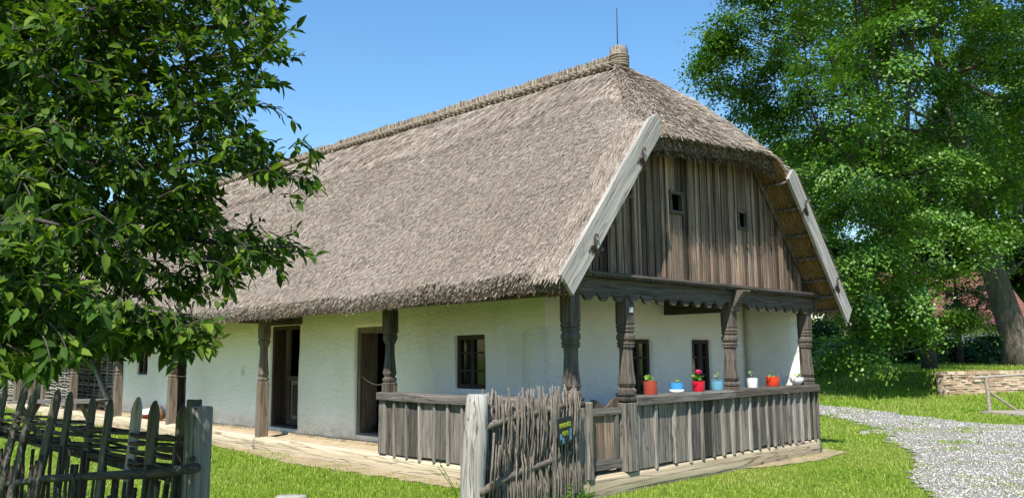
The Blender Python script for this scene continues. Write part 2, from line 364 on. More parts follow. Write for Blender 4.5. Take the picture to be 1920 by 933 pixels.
# bare earth at the foot of the logs
def dirt_strip(name, poly, seed):
    p = np.array(poly); x0, y0 = p.min(0)-0.3; x1, y1 = p.max(0)+0.3
    X, Y = np.meshgrid(np.arange(x0, x1, 0.05), np.arange(y0, y1, 0.05), indexing='ij')
    c = in_poly(X[:-1, :-1]+0.09*vnoise(X[:-1, :-1]*5, Y[:-1, :-1]*5, seed), Y[:-1, :-1]+0.09*vnoise(X[:-1, :-1]*5, Y[:-1, :-1]*5, seed+1), poly)
    idx = np.arange(X.size).reshape(X.shape); qi, qj = np.nonzero(c)
    F = np.stack([idx[qi, qj], idx[qi+1, qj], idx[qi+1, qj+1], idx[qi, qj+1]], -1); us, inv = np.unique(F, return_inverse=True)
    V = np.stack([X, Y, ground_z(X, Y)+0.008], -1).reshape(-1, 3)[us]
    tag(np_mesh(name, V, inv.reshape(-1, 4), 'dirt', smooth=True), kind='structure')
DIRT1 = [(0, -0.05), (0, 22), (-0.22, 22), (-0.28, 9), (-0.35, 7), (-0.62, 5.2), (-0.5, 3.4), (-0.42, 2), (-0.25, 0.6), (-0.2, -0.2)]
DIRT2 = [(3.2, 0), (3.1, -0.12), (4.2, -0.42), (5.3, -0.5), (5.9, -0.34), (6.25, 0.1), (5.6, 0.2)]
dirt_strip("bare_ground", DIRT1, 41); dirt_strip("bare_ground", DIRT2, 43)
# grass
n = 330000; d = np.exp(RNG.uniform(math.log(3.6), math.log(34), n)); lat = RNG.uniform(-0.78, 0.78, n)*d
x = CAM[0]+d*0.7002+lat*0.7139; y = CAM[1]+d*0.7139-lat*0.7002
house = (x > -0.12) & (y > -0.12) & (x < 5.62) & (y < 30)
bare = (in_poly(x, y, DIRT1) | in_poly(x, y, DIRT2)) & (RNG.random(n) > 0.10+.35*(vnoise(x*2.3, y*2.3, 58) > .1))
pth = on_path(x+RNG.normal(0, .22, n), y+RNG.normal(0, .22, n)); patch = vnoise(x*1.1+5, y*1.1, 51)+0.5*vnoise(x*4, y*4, 52)
k = ~house & ~bare & (~pth | ((patch > 0.36) & (RNG.random(n) < 0.8)))
x, y, d = x[k], y[k], d[k]; pth = pth[k]; n = len(x)
h = RNG.uniform(0.014, 0.042, n)*np.clip(1+0.6*vnoise(x*0.9, y*0.9, 55), .35, 2)*(0.9+d/26); h[pth] *= 0.7
tall = (d > 21) & (RNG.random(n) < 0.25); h[tall] *= 2.2
az = RNG.uniform(0, 6.28, n); ln = RNG.uniform(0.1, 0.75, n)
D = unit(np.stack([np.cos(az)*ln, np.sin(az)*ln, np.ones(n)], -1)); Nn = np.stack([np.cos(az), np.sin(az), np.zeros(n)], -1)
V, F = blades(np.stack([x, y, ground_z(x, y)-0.004], -1), D, Nn, h, 0.0035+0.0011*d, 0.15)
tag(np_mesh("grass", V, F, 'grass'), kind='stuff')

# tufts that creep into the gravel, clover patches in the lawn
nt_ = 1500; d0 = np.exp(RNG.uniform(math.log(8), math.log(24), nt_)); l0 = RNG.uniform(.1, .75, nt_)*d0
tx = CAM[0]+d0*.7002+l0*.7139; ty = CAM[1]+d0*.7139-l0*.7002; keep = on_path(tx, ty) & (vnoise(tx*.9+3, ty*1.6, 91) > RNG.uniform(-.25, .55, nt_)); tx, ty, d0 = tx[keep], ty[keep], d0[keep]
m_ = 34; x = np.repeat(tx, m_)+RNG.normal(0, .12, len(tx)*m_); y = np.repeat(ty, m_)+RNG.normal(0, .09, len(tx)*m_); d0 = np.repeat(d0, m_); n = len(x); az = RNG.uniform(0, 6.28, n); ln = RNG.uniform(.2, 1.1, n)
V, F = blades(np.stack([x, y, ground_z(x, y)+.005], -1), unit(np.stack([np.cos(az)*ln, np.sin(az)*ln, np.ones(n)], -1)), np.stack([np.cos(az), np.sin(az), 0*az], -1), RNG.uniform(.02, .06, n), .003+.001*d0, .15)
tag(np_mesh("path_grass", V, F, 'grass'), kind='stuff')
n = 60000; d0 = np.exp(RNG.uniform(math.log(5), math.log(22), n)); l0 = RNG.uniform(-.75, .75, n)*d0; x = CAM[0]+d0*.7002+l0*.7139; y = CAM[1]+d0*.7139-l0*.7002
k = ~((x > -.4) & (y > -.4) & (x < 5.7)) & ~on_path(x, y) & ~in_poly(x, y, DIRT1) & ~in_poly(x, y, DIRT2) & (vnoise(x*1.3, y*1.3, 95)+.4*vnoise(x*5, y*5, 96) > .42); x, y, d0 = x[k], y[k], d0[k]; n = len(x); az = RNG.uniform(0, 6.28, n)
P = np.stack([x, y, ground_z(x, y)+RNG.uniform(.015, .04, n)], -1); D = unit(np.stack([np.cos(az), np.sin(az), RNG.uniform(-.1, .3, n)], -1)); L = RNG.uniform(.012, .026, n)*(.8+d0/16)
Sd = np.cross(D, np.array([0, 0, 1.0])); mm = P+D*L[:, None]*.5; w_ = (L*.42)[:, None]*Sd
V = np.stack([P, mm+w_, P+D*L[:, None], mm-w_], 1).reshape(-1, 3); tag(np_mesh("clover", V, np.arange(len(V)).reshape(-1, 4), 'clover'), kind='stuff')

# ------------------------------------------------------------------ the house
H = empty("farmhouse", (0, 0, 0), "long white farmhouse with brown thatched roof, carved porch posts and dark plank gable", "house")
DX, DY, XE = 0.66, 1.0, 5.42
def wall_sheet(mb, O, u, nrm, length, z0, z1, holes, th, amp=0.012, seed=0, niche=None, step=0.13):
    us = set(np.linspace(0, length, max(2, int(length/step)))); zs = set(np.linspace(z0, z1, max(2, int((z1-z0)/step))))
    for a, b, c, d in holes: us |= {a, b}; zs |= {c, d}
    if niche: us |= set(np.linspace(niche[0]-.09, niche[0]+.09, 13)); zs |= set(np.linspace(niche[1]-.12, niche[1]+.12, 15))
    us = sorted(us); zs = sorted(zs); O = np.array(O); u = np.array(u); nrm = np.array(nrm)
    U, Z = np.meshgrid(us, zs, indexing='ij')
    dsp = amp*vnoise(U*1.7, Z*2.3, seed)*np.clip(np.minimum(U, length-U)/0.25, 0, 1)
    if niche:
        r = np.sqrt(((U-niche[0])/0.055)**2+((Z-niche[1])/0.09)**2); dsp = dsp-0.11*np.clip(1.25-r, 0, 1)**0.6
    n = len(mb.v); nz = len(zs)
    for i in range(len(us)):
        for j in range(nz): mb.v.append(tuple(O+u*us[i]+nrm*dsp[i, j]+np.array([0, 0, zs[j]])))
    n2 = len(mb.v)
    for i in range(len(us)):
        for j in range(nz): mb.v.append(tuple(O+u*us[i]-nrm*th+np.array([0, 0, zs[j]])))
    solid = np.ones((len(us)-1, nz-1), bool)
    for i in range(len(us)-1):
        for j in range(nz-1):
            cu, cz = (us[i]+us[i+1])/2, (zs[j]+zs[j+1])/2
            if any(a < cu < b and c < cz < d for a, b, c, d in holes): solid[i, j] = False
    g = lambda b, i, j: b+i*nz+j
    for i in range(len(us)-1):
        for j in range(nz-1):
            if not solid[i, j]: continue
            mb.f.append((g(n, i, j), g(n, i+1, j), g(n, i+1, j+1), g(n, i, j+1)))
            mb.f.append((g(n2, i, j+1), g(n2, i+1, j+1), g(n2, i+1, j), g(n2, i, j)))
            for di, dj, A, B in ((-1, 0, (i, j), (i, j+1)), (1, 0, (i+1, j+1), (i+1, j)), (0, -1, (i+1, j), (i, j)), (0, 1, (i, j+1), (i+1, j+1))):
                a, b = i+di, j+dj
                if a < 0 or b < 0 or a >= len(us)-1 or b >= nz-1 or not solid[a, b]:
                    mb.f.append((g(n, *A), g(n2, *A), g(n2, *B), g(n, *B)))
DOORS = [(4.2, 5.13, 0.09, 1.76), (6.88, 7.9, 0.06, 1.86), (11.6, 12.45, 0.08, 1.72)]     # y0, y1, z0, z1
WINL = [(2.09, 2.70, 0.86, 1.58), (13.82, 14.46, 0.92, 1.6)]
WING = [(2.33, 2.85, 0.74, 1.51), (3.87, 4.39, 0.71, 1.51)]
mb = MB(); Y1 = 15.4
wall_sheet(mb, (DX, Y1, 0), (0, -1, 0), (-1, 0, 0), Y1-DY, -0.06, 2.25, [(Y1-b, Y1-a, c, d) for a, b, c, d in DOORS+WINL], 0.42, 0.016, 5, niche=(Y1-8.98, 1.07))
wall_sheet(mb, (DX, DY, 0), (1, 0, 0), (0, -1, 0), XE-DX, -0.06, 2.15, [(a-DX, b-DX, c, d) for a, b, c, d in WING], 0.4, 0.010, 6)
wall_sheet(mb, (XE, DY, 0), (0, -1, 0), (-1, 0, 0), DY-0.085, -0.06, 2.15, [], 0.05, 0.004, 7)
mb.box((XE+0.002, DY+0.01, -0.25), (XE+0.05, 27, 2.15)); mb.box((DX, 26.7, -0.25), (XE, 27, 2.15))
mb.box((DX+0.42, 15.0, -0.05), (DX+0.46, 15.4, 2.2))
wall = mb.build("wall", 'plaster', H, smooth=True)
# flared bracket on the wall corner
mb = MB()
def corner_ring(z, o): return [(DX-o, DY-o, z), (DX+0.5, DY-o, z), (DX+0.5, DY+0.0, z), (DX+0.003, DY+0.0, z), (DX+0.003, DY+0.5, z), (DX-o, DY+0.5, z)]
mb.rings([corner_ring(1.66, 0.002), corner_ring(1.72, 0.035), corner_ring(1.765, 0.05), corner_ring(1.78, 0.05), corner_ring(2.14, 0.09)])
mb.build("wall_bracket", 'plaster', H)
# interior: dark room shell, attic floor
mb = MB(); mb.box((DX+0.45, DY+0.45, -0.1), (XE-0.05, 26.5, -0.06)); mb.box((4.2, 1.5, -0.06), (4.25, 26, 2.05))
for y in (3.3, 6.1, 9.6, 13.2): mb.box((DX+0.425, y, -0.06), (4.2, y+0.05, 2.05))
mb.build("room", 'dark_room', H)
mb = MB(); mb.box((-0.05, 0.02, 2.155), (XE+0.2, 26.6, 2.2)); mb.build("attic_floor", 'beam_y', H)
# porch floor and plinth
mb = MB(); mb.box((0.12, 0.12, -0.3), (DX, 15.4, -0.035)); mb.box((DX+0.01, 0.12, -0.3), (XE-0.01, DY, -0.035)); mb.box((0.12, 15.41, -0.3), (3.2, 26, -0.035))
mb.build("porch_floor", 'clay', H)
mb = MB(); yy = np.linspace(15.4, DY, 90); n = len(yy)
mb.rings([[(DX-0.03, y, -0.05), (DX-0.03, y, 0.0+0.02*float(vnoise(y*2, 0, 9))), (DX+0.02, y, 0.015+0.02*float(vnoise(y*2, 0, 9))), (DX+0.02, y, -0.05)] for y in yy])
mb.build("plinth", 'clay', H, smooth=True)

def log(name, axis, a, b, off, wd, z0, z1, mat, seed):
    mb = MB(); n = max(4, int((b-a)/0.12)); rs = []
    for i in range(n+1):
        t = a+(b-a)*i/n; r = []
        for k in range(14):
            th = 2*math.pi*k/14; c, s_ = math.cos(th), math.sin(th)
            px_ = math.copysign(abs(c)**0.35, c)*wd/2; pz = math.copysign(abs(s_)**0.4, s_)*(z1-z0)/2
            e = 0.012*float(vnoise(t*1.6+k*0.9, k*1.7, seed))
            px_ *= 1+e*3; pz = pz*(1+e*2)+(z0+z1)/2
            r.append((t, off+px_, pz) if axis == 0 else (off+px_, t, pz))
        rs.append(r)
    mb.rings(rs); return mb.build(name, mat, H, smooth=True)
log("sill_log", 0, -0.09, 5.63, 0.04, 0.30, -0.30, 0.0, 'log_x', 2)
log("sill_log", 1, 0.2, 6.98, 0.03, 0.28, -0.30, 0.0, 'log_y', 3)
log("sill_log", 1, 7.0, 14.2, 0.04, 0.27, -0.30, 0.01, 'log_y', 4)
log("sill_log", 1, 14.22, 24, 0.04, 0.27, -0.30, 0.0, 'log_y', 5)

def csq(x, y, z, w_, ch, tw=0.0):
    h = w_/2; c = h*ch; p = [(h, -h+c), (h, h-c), (h-c, h), (-h+c, h), (-h, h-c), (-h, -h+c), (-h+c, -h), (h-c, -h)]
    return [(x+a, y+b, z) for a, b in p]
def post(x, y, prof, mat, z_of=1.0):
    mb = MB(); mb.rings([csq(0, 0, z, w_+random.uniform(-.002, .002), ch) for z, w_, ch in prof])
    return mb.build("porch_post", mat, H, loc=(x, y, 0))
PA_ = [(2.16, .165, .08), (1.66, .165, .08), (1.64, .15, .1), (1.625, .17, .15), (1.605, .17, .15), (1.595, .145, .2), (1.585, .17, .2), (1.568, .17, .2), (1.558, .145, .2),
       (1.545, .155, .3), (1.515, .18, .3), (1.48, .18, .3), (1.455, .155, .3), (1.445, .145, .2), (1.432, .165, .2), (1.42, .165, .2), (1.412, .14, .2), (1.40, .16, .2), (1.387, .16, .2), (1.378, .128, .25),
       (1.3, .135, .4), (1.12, .155, .5), (1.0, .178, .45), (.97, .18, .35), (.935, .15, .3), (.925, .135, .3), (.915, .15, .3), (.90, .175, .25), (.875, .175, .25), (.86, .15, .25), (.85, .17, .15), (.815, .17, .15), (.812, .14, .1), (.0, .14, .1)]
def prof_side(dz, bottom):
    return [(2.12, .16, .06), (1.63, .16, .06), (1.60, .13, .1), (1.575, .155, .12), (1.55, .155, .12), (1.50, .13, .2), (1.46, .105, .3), (1.3, .115, .4), (1.12+dz, .145, .5), (1.02+dz, .155, .35),
            (.985+dz, .125, .3), (.97+dz, .115, .3), (.955+dz, .15, .2), (.92+dz, .15, .2), (.905+dz, .12, .2), (.89+dz, .155, .1), (.86+dz, .155, .1), (.855+dz, .155, .06), (bottom, .16, .06)]
POSTX = (0.0, 0.966, 3.27, 5.50)
for i, x in enumerate(POSTX):
    post(x, 0, PA_, 'dark_v')
post(0, 3.30, prof_side(.05, 0), 'dark_v')
for y in (6.89, 10.66, 13.73, 16.95): post(0, y, prof_side(0, -.01), 'brown_v')
# square newels that carry the railing
def newel(lo, hi, cap=True):
    mb = MB(); mb.box(lo, hi, 0.006)
    if cap:
        cx, cy = (lo[0]+hi[0])/2, (lo[1]+hi[1])/2; w_ = hi[0]-lo[0]
        mb.rings([csq(cx, cy, hi[2]+a, w_+b, .2) for a, b in ((0.003, -.02), (.012, .01), (.045, .015), (.06, -.01), (.065, -.03), (.075, .0), (.10, .0), (.115, -.03))])
    return mb.build("newel", 'grey_v', H, bevel=0.012)
newel((-0.1, -0.12, -0.02), (0.09, 0.07, 0.75)); newel((0.105, -0.13, -0.02), (0.2, 0.0, 0.80), False)
newel((0.80, -0.13, -0.005), (0.98, 0.06, 0.76)); newel((-0.11, 3.24, 0.0), (0.06, 3.4, 0.80), False)
# railings: board and batten panels with a handrail
def railing(axis, a, b, edges, mat, hr):
    mb = MB(); e = [a]+edges+[b]
    for i in range(len(e)-1):
        zb = 0.02+random.uniform(-.015, .012); o = -0.085+random.uniform(-.006, .006)
        lo, hi = (e[i]+.003, o, zb), (e[i+1]-.003, o+.026, 0.715)
        if axis == 1: lo, hi = (o, e[i]+.003, zb), (o+.026, e[i+1]-.003, 0.715)
        mb.box(lo, hi, 0.004)
    rail_boards = mb; mb = MB()
    for x in edges:
        wd = random.uniform(.019, .026); zb = -0.005+random.uniform(-.02, .01); o = -0.118
        if axis == 0: mb.box((x-wd, o, zb), (x+wd, -.081, 0.712), 0.005)
        else: mb.box((o, x-wd, zb), (-.081, x+wd, 0.712), 0.005)
    r = rail_boards.build("railing", mat, H, bevel=0.004); mb.build("batten", 'batten', r, bevel=.004)
    for s0, s1, m in hr:
        mb = MB(); n = 14; rs = []
        for i in range(n+1):
            t_ = s0+(s1-s0)*i/n; wob = 0.008*float(vnoise(t_*3, a, 77))
            q = [(-.150, .722+wob), (-.150+wob*.4, .80+wob), (-.138, .818+wob), (.13, .818+wob), (.14, .79), (.14, .716+wob)]
            rs.append([(t_, u_, v_) if axis == 0 else (u_, t_, v_) for u_, v_ in q])
        mb.rings(rs).build("handrail", m, r)
    return r
FE = [1.36, 1.75, 2.07, 2.35, 2.61, 2.84, 3.09, 3.30, 3.54, 3.77, 4.01, 4.20, 4.42, 4.64, 4.82, 5.04, 5.26, 5.46]
railing(0, 0.99, 5.58, FE, 'grey_v', [(0.985, 3.1, 'grey_x'), (3.105, 5.59, 'beam_x')])
railing(1, 0.1, 3.235, [0.32, .6, .86, 1.14, 1.4, 1.67, 1.94, 2.21, 2.5, 2.77, 3.04], 'grey_v', [(0.1, 3.40, 'grey_y')])
mb = MB(); mb.box((5.585, -0.11, 0.0), (5.615, 0.0, 0.8), 0.004); mb.box((5.585, 0.003, 0.02), (5.612, 0.08, 0.8), .004); mb.build("end_board", 'grey_v', H)
# porch gate with scalloped top
gate = MB()
for i in range(4):
    x0 = 0.235+i*0.135; gate.box((x0, -.02, 0.05), (x0+.132, .012, 0.66), 0.003)
top = [(0.235, .70)]+[(0.235+0.54*k/24, .765+.045*math.cos(2*math.pi*(k/24*1.45-0.32))) for k in range(25)]+[(0.775, .70)]
gate.prism(top, 1, -.018, .012)
g = gate.build("porch_gate", 'gable', H)
MB().box((0.222, -.05, 0.635), (0.785, -.021, 0.72), .003).build("cross_board", 'grey_x', g); MB().box((0.225, -.045, 0.05), (0.78, -.021, 0.16), .003).build("cross_board", 'grey_x', g)
mb = MB(); mb.box((0.68, -.05, 0.163), (0.73, -.021, 0.632), .003); mb.build("batten", 'grey_v', g)

# window and door joinery
def window(axis, a, b, z0, z1, plane, rows, mat='door'):
    def bx(m, u0, u1, zz0, zz1, d0, d1):
        if axis == 0: m.box((u0, plane+d0, zz0), (u1, plane+d1, zz1), .002)
        else: m.box((plane+d0, u0, zz0), (plane+d1, u1, zz1), .002)
    f = MB(); fw = .06
    bx(f, a, a+fw, z0, z1, .035, .11); bx(f, b-fw, b, z0, z1, .035, .11); bx(f, a+fw+.001, b-fw-.001, z1-fw, z1, .036, .11); bx(f, a+fw+.001, b-fw-.001, z0, z0+fw, .036, .11)
    wi = f.build("window", mat, H, bevel=.004)
    m = MB(); mid = (a+b)/2; bx(m, mid-.03, mid+.03, z0+fw+.001, z1-fw-.001, .045, .1)
    for k in range(1, rows):
        z = z0+(z1-z0)*k/rows
        bx(m, a+fw+.001, mid-.031, z-.014, z+.014, .055, .095); bx(m, mid+.031, b-fw-.001, z-.014, z+.014, .055, .095)
    m.build("glazing_bar", mat, wi)
    p = MB(); bx(p, a+.03, b-.03, z0+.03, z1-.03, .076, .084); p.build("pane", 'pane', wi)
for a, b, c, d in WING: window(0, a, b, c, d, DY, 3)
window(1, *WINL[0], DX, 3); window(1, *WINL[1], DX, 2)
def doorway(a, b, z0, z1, fw, deep=.03):
    f = MB(); f.box((DX+deep, b-fw, z0), (DX+.28, b, z1), .004); f.box((DX+deep, a, z0), (DX+.28, a+fw, z1), .004)
    f.box((DX+deep+.002, a+fw+.001, z1-fw*1.1), (DX+.28, b-fw-.001, z1), .003); f.box((DX+deep+.01, a+fw+.001, z0), (DX+.28, b-fw-.001, z0+.035), .003)
    return f.build("door_frame", 'brown_v' if fw > .07 else 'door', H, bevel=.006)
d1 = doorway(*DOORS[0], .085); d2 = doorway(*DOORS[1], .06); d3 = doorway(*DOORS[2], .06)
def rope(p0, p1, sag, par):
    p0, p1 = Vector(p0), Vector(p1); mb = MB()
    mb.tube([p0.lerp(p1, k/12)-Vector((0, 0, sag*4*(k/12)*(1-k/12))) for k in range(13)], .008, 6).build("rope", 'rope', par, smooth=True)
rope((DX+.06, 5.05, 1.0), (DX+.06, 4.28, .93), .09, d1); rope((DX+.06, 12.38, .98), (DX+.06, 11.66, .95), .07, d3)
# half door standing in the second doorway
h_ = MB(); h_.box((DX+.22, 6.95, .10), (DX+.255, 7.62, .96), .003)
hd = h_.build("half_door", 'brown_v', H, bevel=.004)
mb = MB()
for a, b, c, d in ((6.95, 7.62, .88, .965), (6.95, 7.62, .10, .2), (6.95, 7.05, .201, .879), (7.52, 7.62, .201, .879), (7.13, 7.44, .27, .81)): mb.box((DX+.195, a, c), (DX+.219, b, d), .002)
mb.build("door_panel", 'door', hd, bevel=.006)
mb = MB(); mb.box((DX-.03, 6.82, 1.865), (DX+.2, 8.0, 1.99), .004); mb.build("lintel", 'beam_y', H)
# beams over the porch
mb = MB(); mb.box((-.09, 0.1, 1.96), (.08, 24, 2.14), .005); mb.build("eave_beam", 'beam_y', H)
mb = MB(); mb.box((-.08, -.06, 1.99), (5.62, .085, 2.15), .005); mb.build("gable_beam", 'beam_x', H)
for y in (6.95, 10.7): MB().box((-0.3, y+0.12, 1.88), (DX+.1, y+.28, 1.957), .005).build("tie_beam", 'beam_x', H)
mb = MB(); mb.box((3.19, .09, 1.86), (3.35, 1.05, 2.06), .004); mb.build("tie_beam", 'beam_y', H)
prof = [(-.30, 2.15), (-.30, 2.125), (-.265, 2.115), (-.265, 2.09), (-.235, 2.08), (-.235, 2.055), (-.205, 2.045), (-.205, 2.02), (-.18, 2.01), (-.18, 1.985), (-.155, 1.975), (-.155, 1.95), (-.125, 1.93), (-.11, 1.87), (-.062, 1.87), (-.062, 2.15)]
mb = MB(); mb.prism(prof, 0, 3.19, 3.35); mb.build("carved_console", 'dark_v', H)
# cornice: shelf, dentils, scalloped fascia
mb = MB(); mb.box((-.02, -.20, 2.185), (5.66, .0, 2.215), .004)
for x in np.arange(0.02, 5.6, .052): mb.box((x, -.185, 2.155), (x+.04, -.105, 2.183))
co = mb.build("cornice", 'beam_x', H)
mb = MB(); xs_ = [-.02]; poly = [(-.02, 2.15)]
per = .27; k = 0; x = 0.06; poly.append((-.02, 1.98))
while x < 5.5:
    if abs(x+per/2-3.27) < .2: poly += [(x, 1.99), (x+per, 1.99)]
    else: poly += [(x, 2.0), (x+.02, 1.955), (x+.05, 1.965), (x+.075, 1.915), (x+.115, 1.895), (x+.165, 1.895), (x+.2, 1.92), (x+.215, 1.96), (x+.25, 1.955)]
    x += per
poly += [(5.62, 1.98), (5.62, 2.15)]
mb.prism(poly[::-1], 1, -.103, -.064); mb.build("scalloped_fascia", 'beam_x', co)
mb = MB(); mb.prism([(-.21, 2.16), (-.13, 2.16), (-.075, 1.93), (-.12, 1.92)], 0, 5.625, 5.655); mb.build("end_bracket", 'dark_v', H)
# metal plate on the second post
mb = MB(); mb.box((.925, -.096, 1.785), (.995, -.088, 1.845)); mb.build("number_plate", simple("grey_plate", (.35, .36, .36), (.45, .46, .46), 30, .5), H)

# gable boarding
RX = 2.75
PD = np.array([0, .6, 1.2, 1.83, 2.6, 3.34]); PZ = np.array([5.62, 5.14, 4.60, 3.96, 3.03, 2.12])
def hz(d): return np.interp(d, PD, PZ)
def rake(x): return float(hz(abs(x-RX)))-.36
gb = MB(); x = -.12; bnd = []
while x < 5.68:
    wd = random.uniform(.12, .2); x1 = min(x+wd, 5.70); bnd.append(x1)
    def topz(q): return min(rake(q), 4.04)
    o = random.uniform(-.006, .006)
    holes = [(1.96, 2.18, 3.12, 3.34), (3.62, 3.82, 3.08, 3.29)]
    hit = [h for h in holes if h[0] < x1 and h[1] > x]
    def piece(a, b, za, zb_a, zb_b):
        if zb_a-za < .02 and zb_b-za < .02: return
        gb.prism([(a+.002, za), (b-.002, za), (b-.002, zb_b), (a+.002, zb_a)], 1, o, o+.028)
    if hit:
        h = hit[0]; piece(x, x1, 2.217, h[2], h[2]); piece(x, x1, h[3], topz(x), topz(x1))
        if x < h[0]-.003: piece(x, h[0], h[2], h[3], h[3])
        if x1 > h[1]+.003: piece(h[1], x1, h[2], h[3], h[3])
    else: piece(x, x1, 2.217, topz(x), topz(x1))
    x = x1
for q in bnd[:-1]:
    if any(h[0]-.04 < q < h[1]+.04 for h in holes): continue
    wd = random.uniform(.018, .03); zt = min(rake(q-wd), rake(q+wd), 4.04)
    if zt > 2.3: gb.box((q-wd, -.019, 2.217+random.uniform(0, .03)), (q+wd, -.0065, zt), .003)
gab = gb.build("gable_boarding", 'gable', H, bevel=.003)
for h in holes:
    mb = MB(); a, b, c, d = h
    for q in ((a-.04, b+.04, d, d+.035), (a-.04, b+.04, c-.035, c), (a-.04, a, c, d), (b, b+.04, c, d)): mb.box((q[0], -.035, q[2]), (q[1], -.008, q[3]), .003)
    mb.build("vent_frame", 'beam_x', gab)
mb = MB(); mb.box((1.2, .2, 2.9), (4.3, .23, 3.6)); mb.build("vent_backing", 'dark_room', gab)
for sgn in (-1, 1):
    mb = MB(); L = 2.62; mb.box((0, -.045, -.07), (L, -.029, .03), .003)
    a = Vector((RX+sgn*3.02, 0, 2.225)); b = Vector((RX+sgn*1.28, 0, 4.1)); d_ = (b-a).normalized()
    o = mb.build("rake_board", 'gable', gab); o.matrix_local = Matrix(((d_.x, 0, -d_.z*(1 if d_.x > 0 else -1), a.x), (0, 1, 0, 0), (d_.z, 0, abs(d_.x), a.z), (0, 0, 0, 1)))

# ---- thatched roof
YE = 27.0
def front_y(d): return np.where(d > 1.78, -.43, np.interp(d, [0, 1.78], [1.45, -.43]))
def ridge_lift(d, y): return .022*np.maximum(y-1.45, 0)*np.clip(1-d/3.34, 0, 1)-.004*np.maximum(y, 0)*np.clip(d/3.34, 0, 1)
def side_pt(sg, d, y, off=0.0):
    z = hz(d)+ridge_lift(d, y)+.03*vnoise(y*.9, d*1.1, 61)+.012*vnoise(y*5, d*5, 62)
    z = z-.17*np.exp(-np.maximum(y-front_y(d), 0)/.30)*np.clip((1.85-d)/.3, 0, 1)*np.clip(d/.6, 0, 1)
    return np.stack([RX+sg*d, y, z], -1)
def shell(P, thick_vec, mat_under=1):
    """closed slab from a grid of points"""
    a, b = P.shape[:2]; Q = P+thick_vec; V = np.concatenate([P.reshape(-1, 3), Q.reshape(-1, 3)]); n = a*b
    id_ = np.arange(n).reshape(a, b)
    top = np.stack([id_[:-1, :-1], id_[1:, :-1], id_[1:, 1:], id_[:-1, 1:]], -1).reshape(-1, 4)
    bot = top[:, ::-1]+n
    loop = np.concatenate([id_[:-1, 0], id_[-1, :-1], id_[:0:-1, -1], id_[0, :0:-1]]); nx_ = np.roll(loop, -1)
    side = np.stack([loop, nx_, nx_+n, loop+n], -1)
    return V, top, bot, side
VV, FT, FU, FS = [], [], [], []; off = 0
def add_shell(P, tv):
    global off
    V, t_, b_, s_ = shell(P, tv); VV.append(V); FT.append(t_+off); FU.append(b_+off); FS.append(s_+off); off += len(V)
dd = np.linspace(0, 3.34, 46)
sgrid = np.concatenate([np.linspace(0, 1, 150)])**1.4
for sg in (-1, 1):
    Dg = np.repeat(dd[:, None], len(sgrid), 1); f0 = front_y(dd)[:, None]; Yg = f0+(YE-f0)*sgrid[None]
    P = side_pt(sg, Dg, Yg)
    sl = np.gradient(hz(dd), dd); nn_ = np.stack([sg*-sl, 0*sl, np.ones_like(sl)], -1); nn_ /= np.linalg.norm(nn_, axis=1, keepdims=True)
    tv = -nn_[:, None, :]*np.interp(dd, [0, 3.0, 3.34], [.2, .2, .17])[:, None, None]*np.ones((1, len(sgrid), 1))
    tv[-1, :, 0] *= 0.35; tv[-1, :, 2] = -.19
    add_shell(P, tv)
HB, HYF, HZB = 1.74, -.35, 4.06
def hip_pt(a, s_):
    """a in -1..1 across, s_ 0 eave .. 1 ridge end"""
    d = HB+(0.02-HB)*s_; y = HYF+(1.42-HYF)*s_; z = HZB+(5.63-HZB)*s_+.10*np.sin(np.pi*s_)+(.13*np.clip(a, -.2, 1)-.03*np.abs(a)**3)*(1-s_)-.16*np.abs(a)**5*np.clip(1.0-s_, 0, 1)
    bul = .04*(1-a*a)*(1-s_)
    x = RX+a*d; y = y-bul+.10*np.abs(a)**4*(1-s_)
    return np.stack([x, y, z+.03*vnoise(x*1.3, y*1.3, 63)+.012*vnoise(x*6, y*6, 64)], -1)
A, B = np.meshgrid(np.linspace(-1, 1, 44), np.linspace(0, 1, 36), indexing='ij')
P = hip_pt(A, B); tv = np.zeros_like(P); tv[..., 2] = -.2; tv[..., 1] = .10; tv[:, 0, 1] = .06
add_shell(P, tv)
V = np.concatenate(VV); Ft, Fu, Fs = np.concatenate(FT), np.concatenate(FU), np.concatenate(FS)
roof = np_mesh("thatched_roof_bed", V, np.concatenate([Ft, Fs, Fu]), 'thatch', smooth=False)
roof.data.materials.append(M['thatch_under'])
mi = np.zeros(len(roof.data.polygons), np.int32); mi[-len(Fu):] = 1; roof.data.polygons.foreach_set("material_index", mi)
roof.name = "thatch_bed"
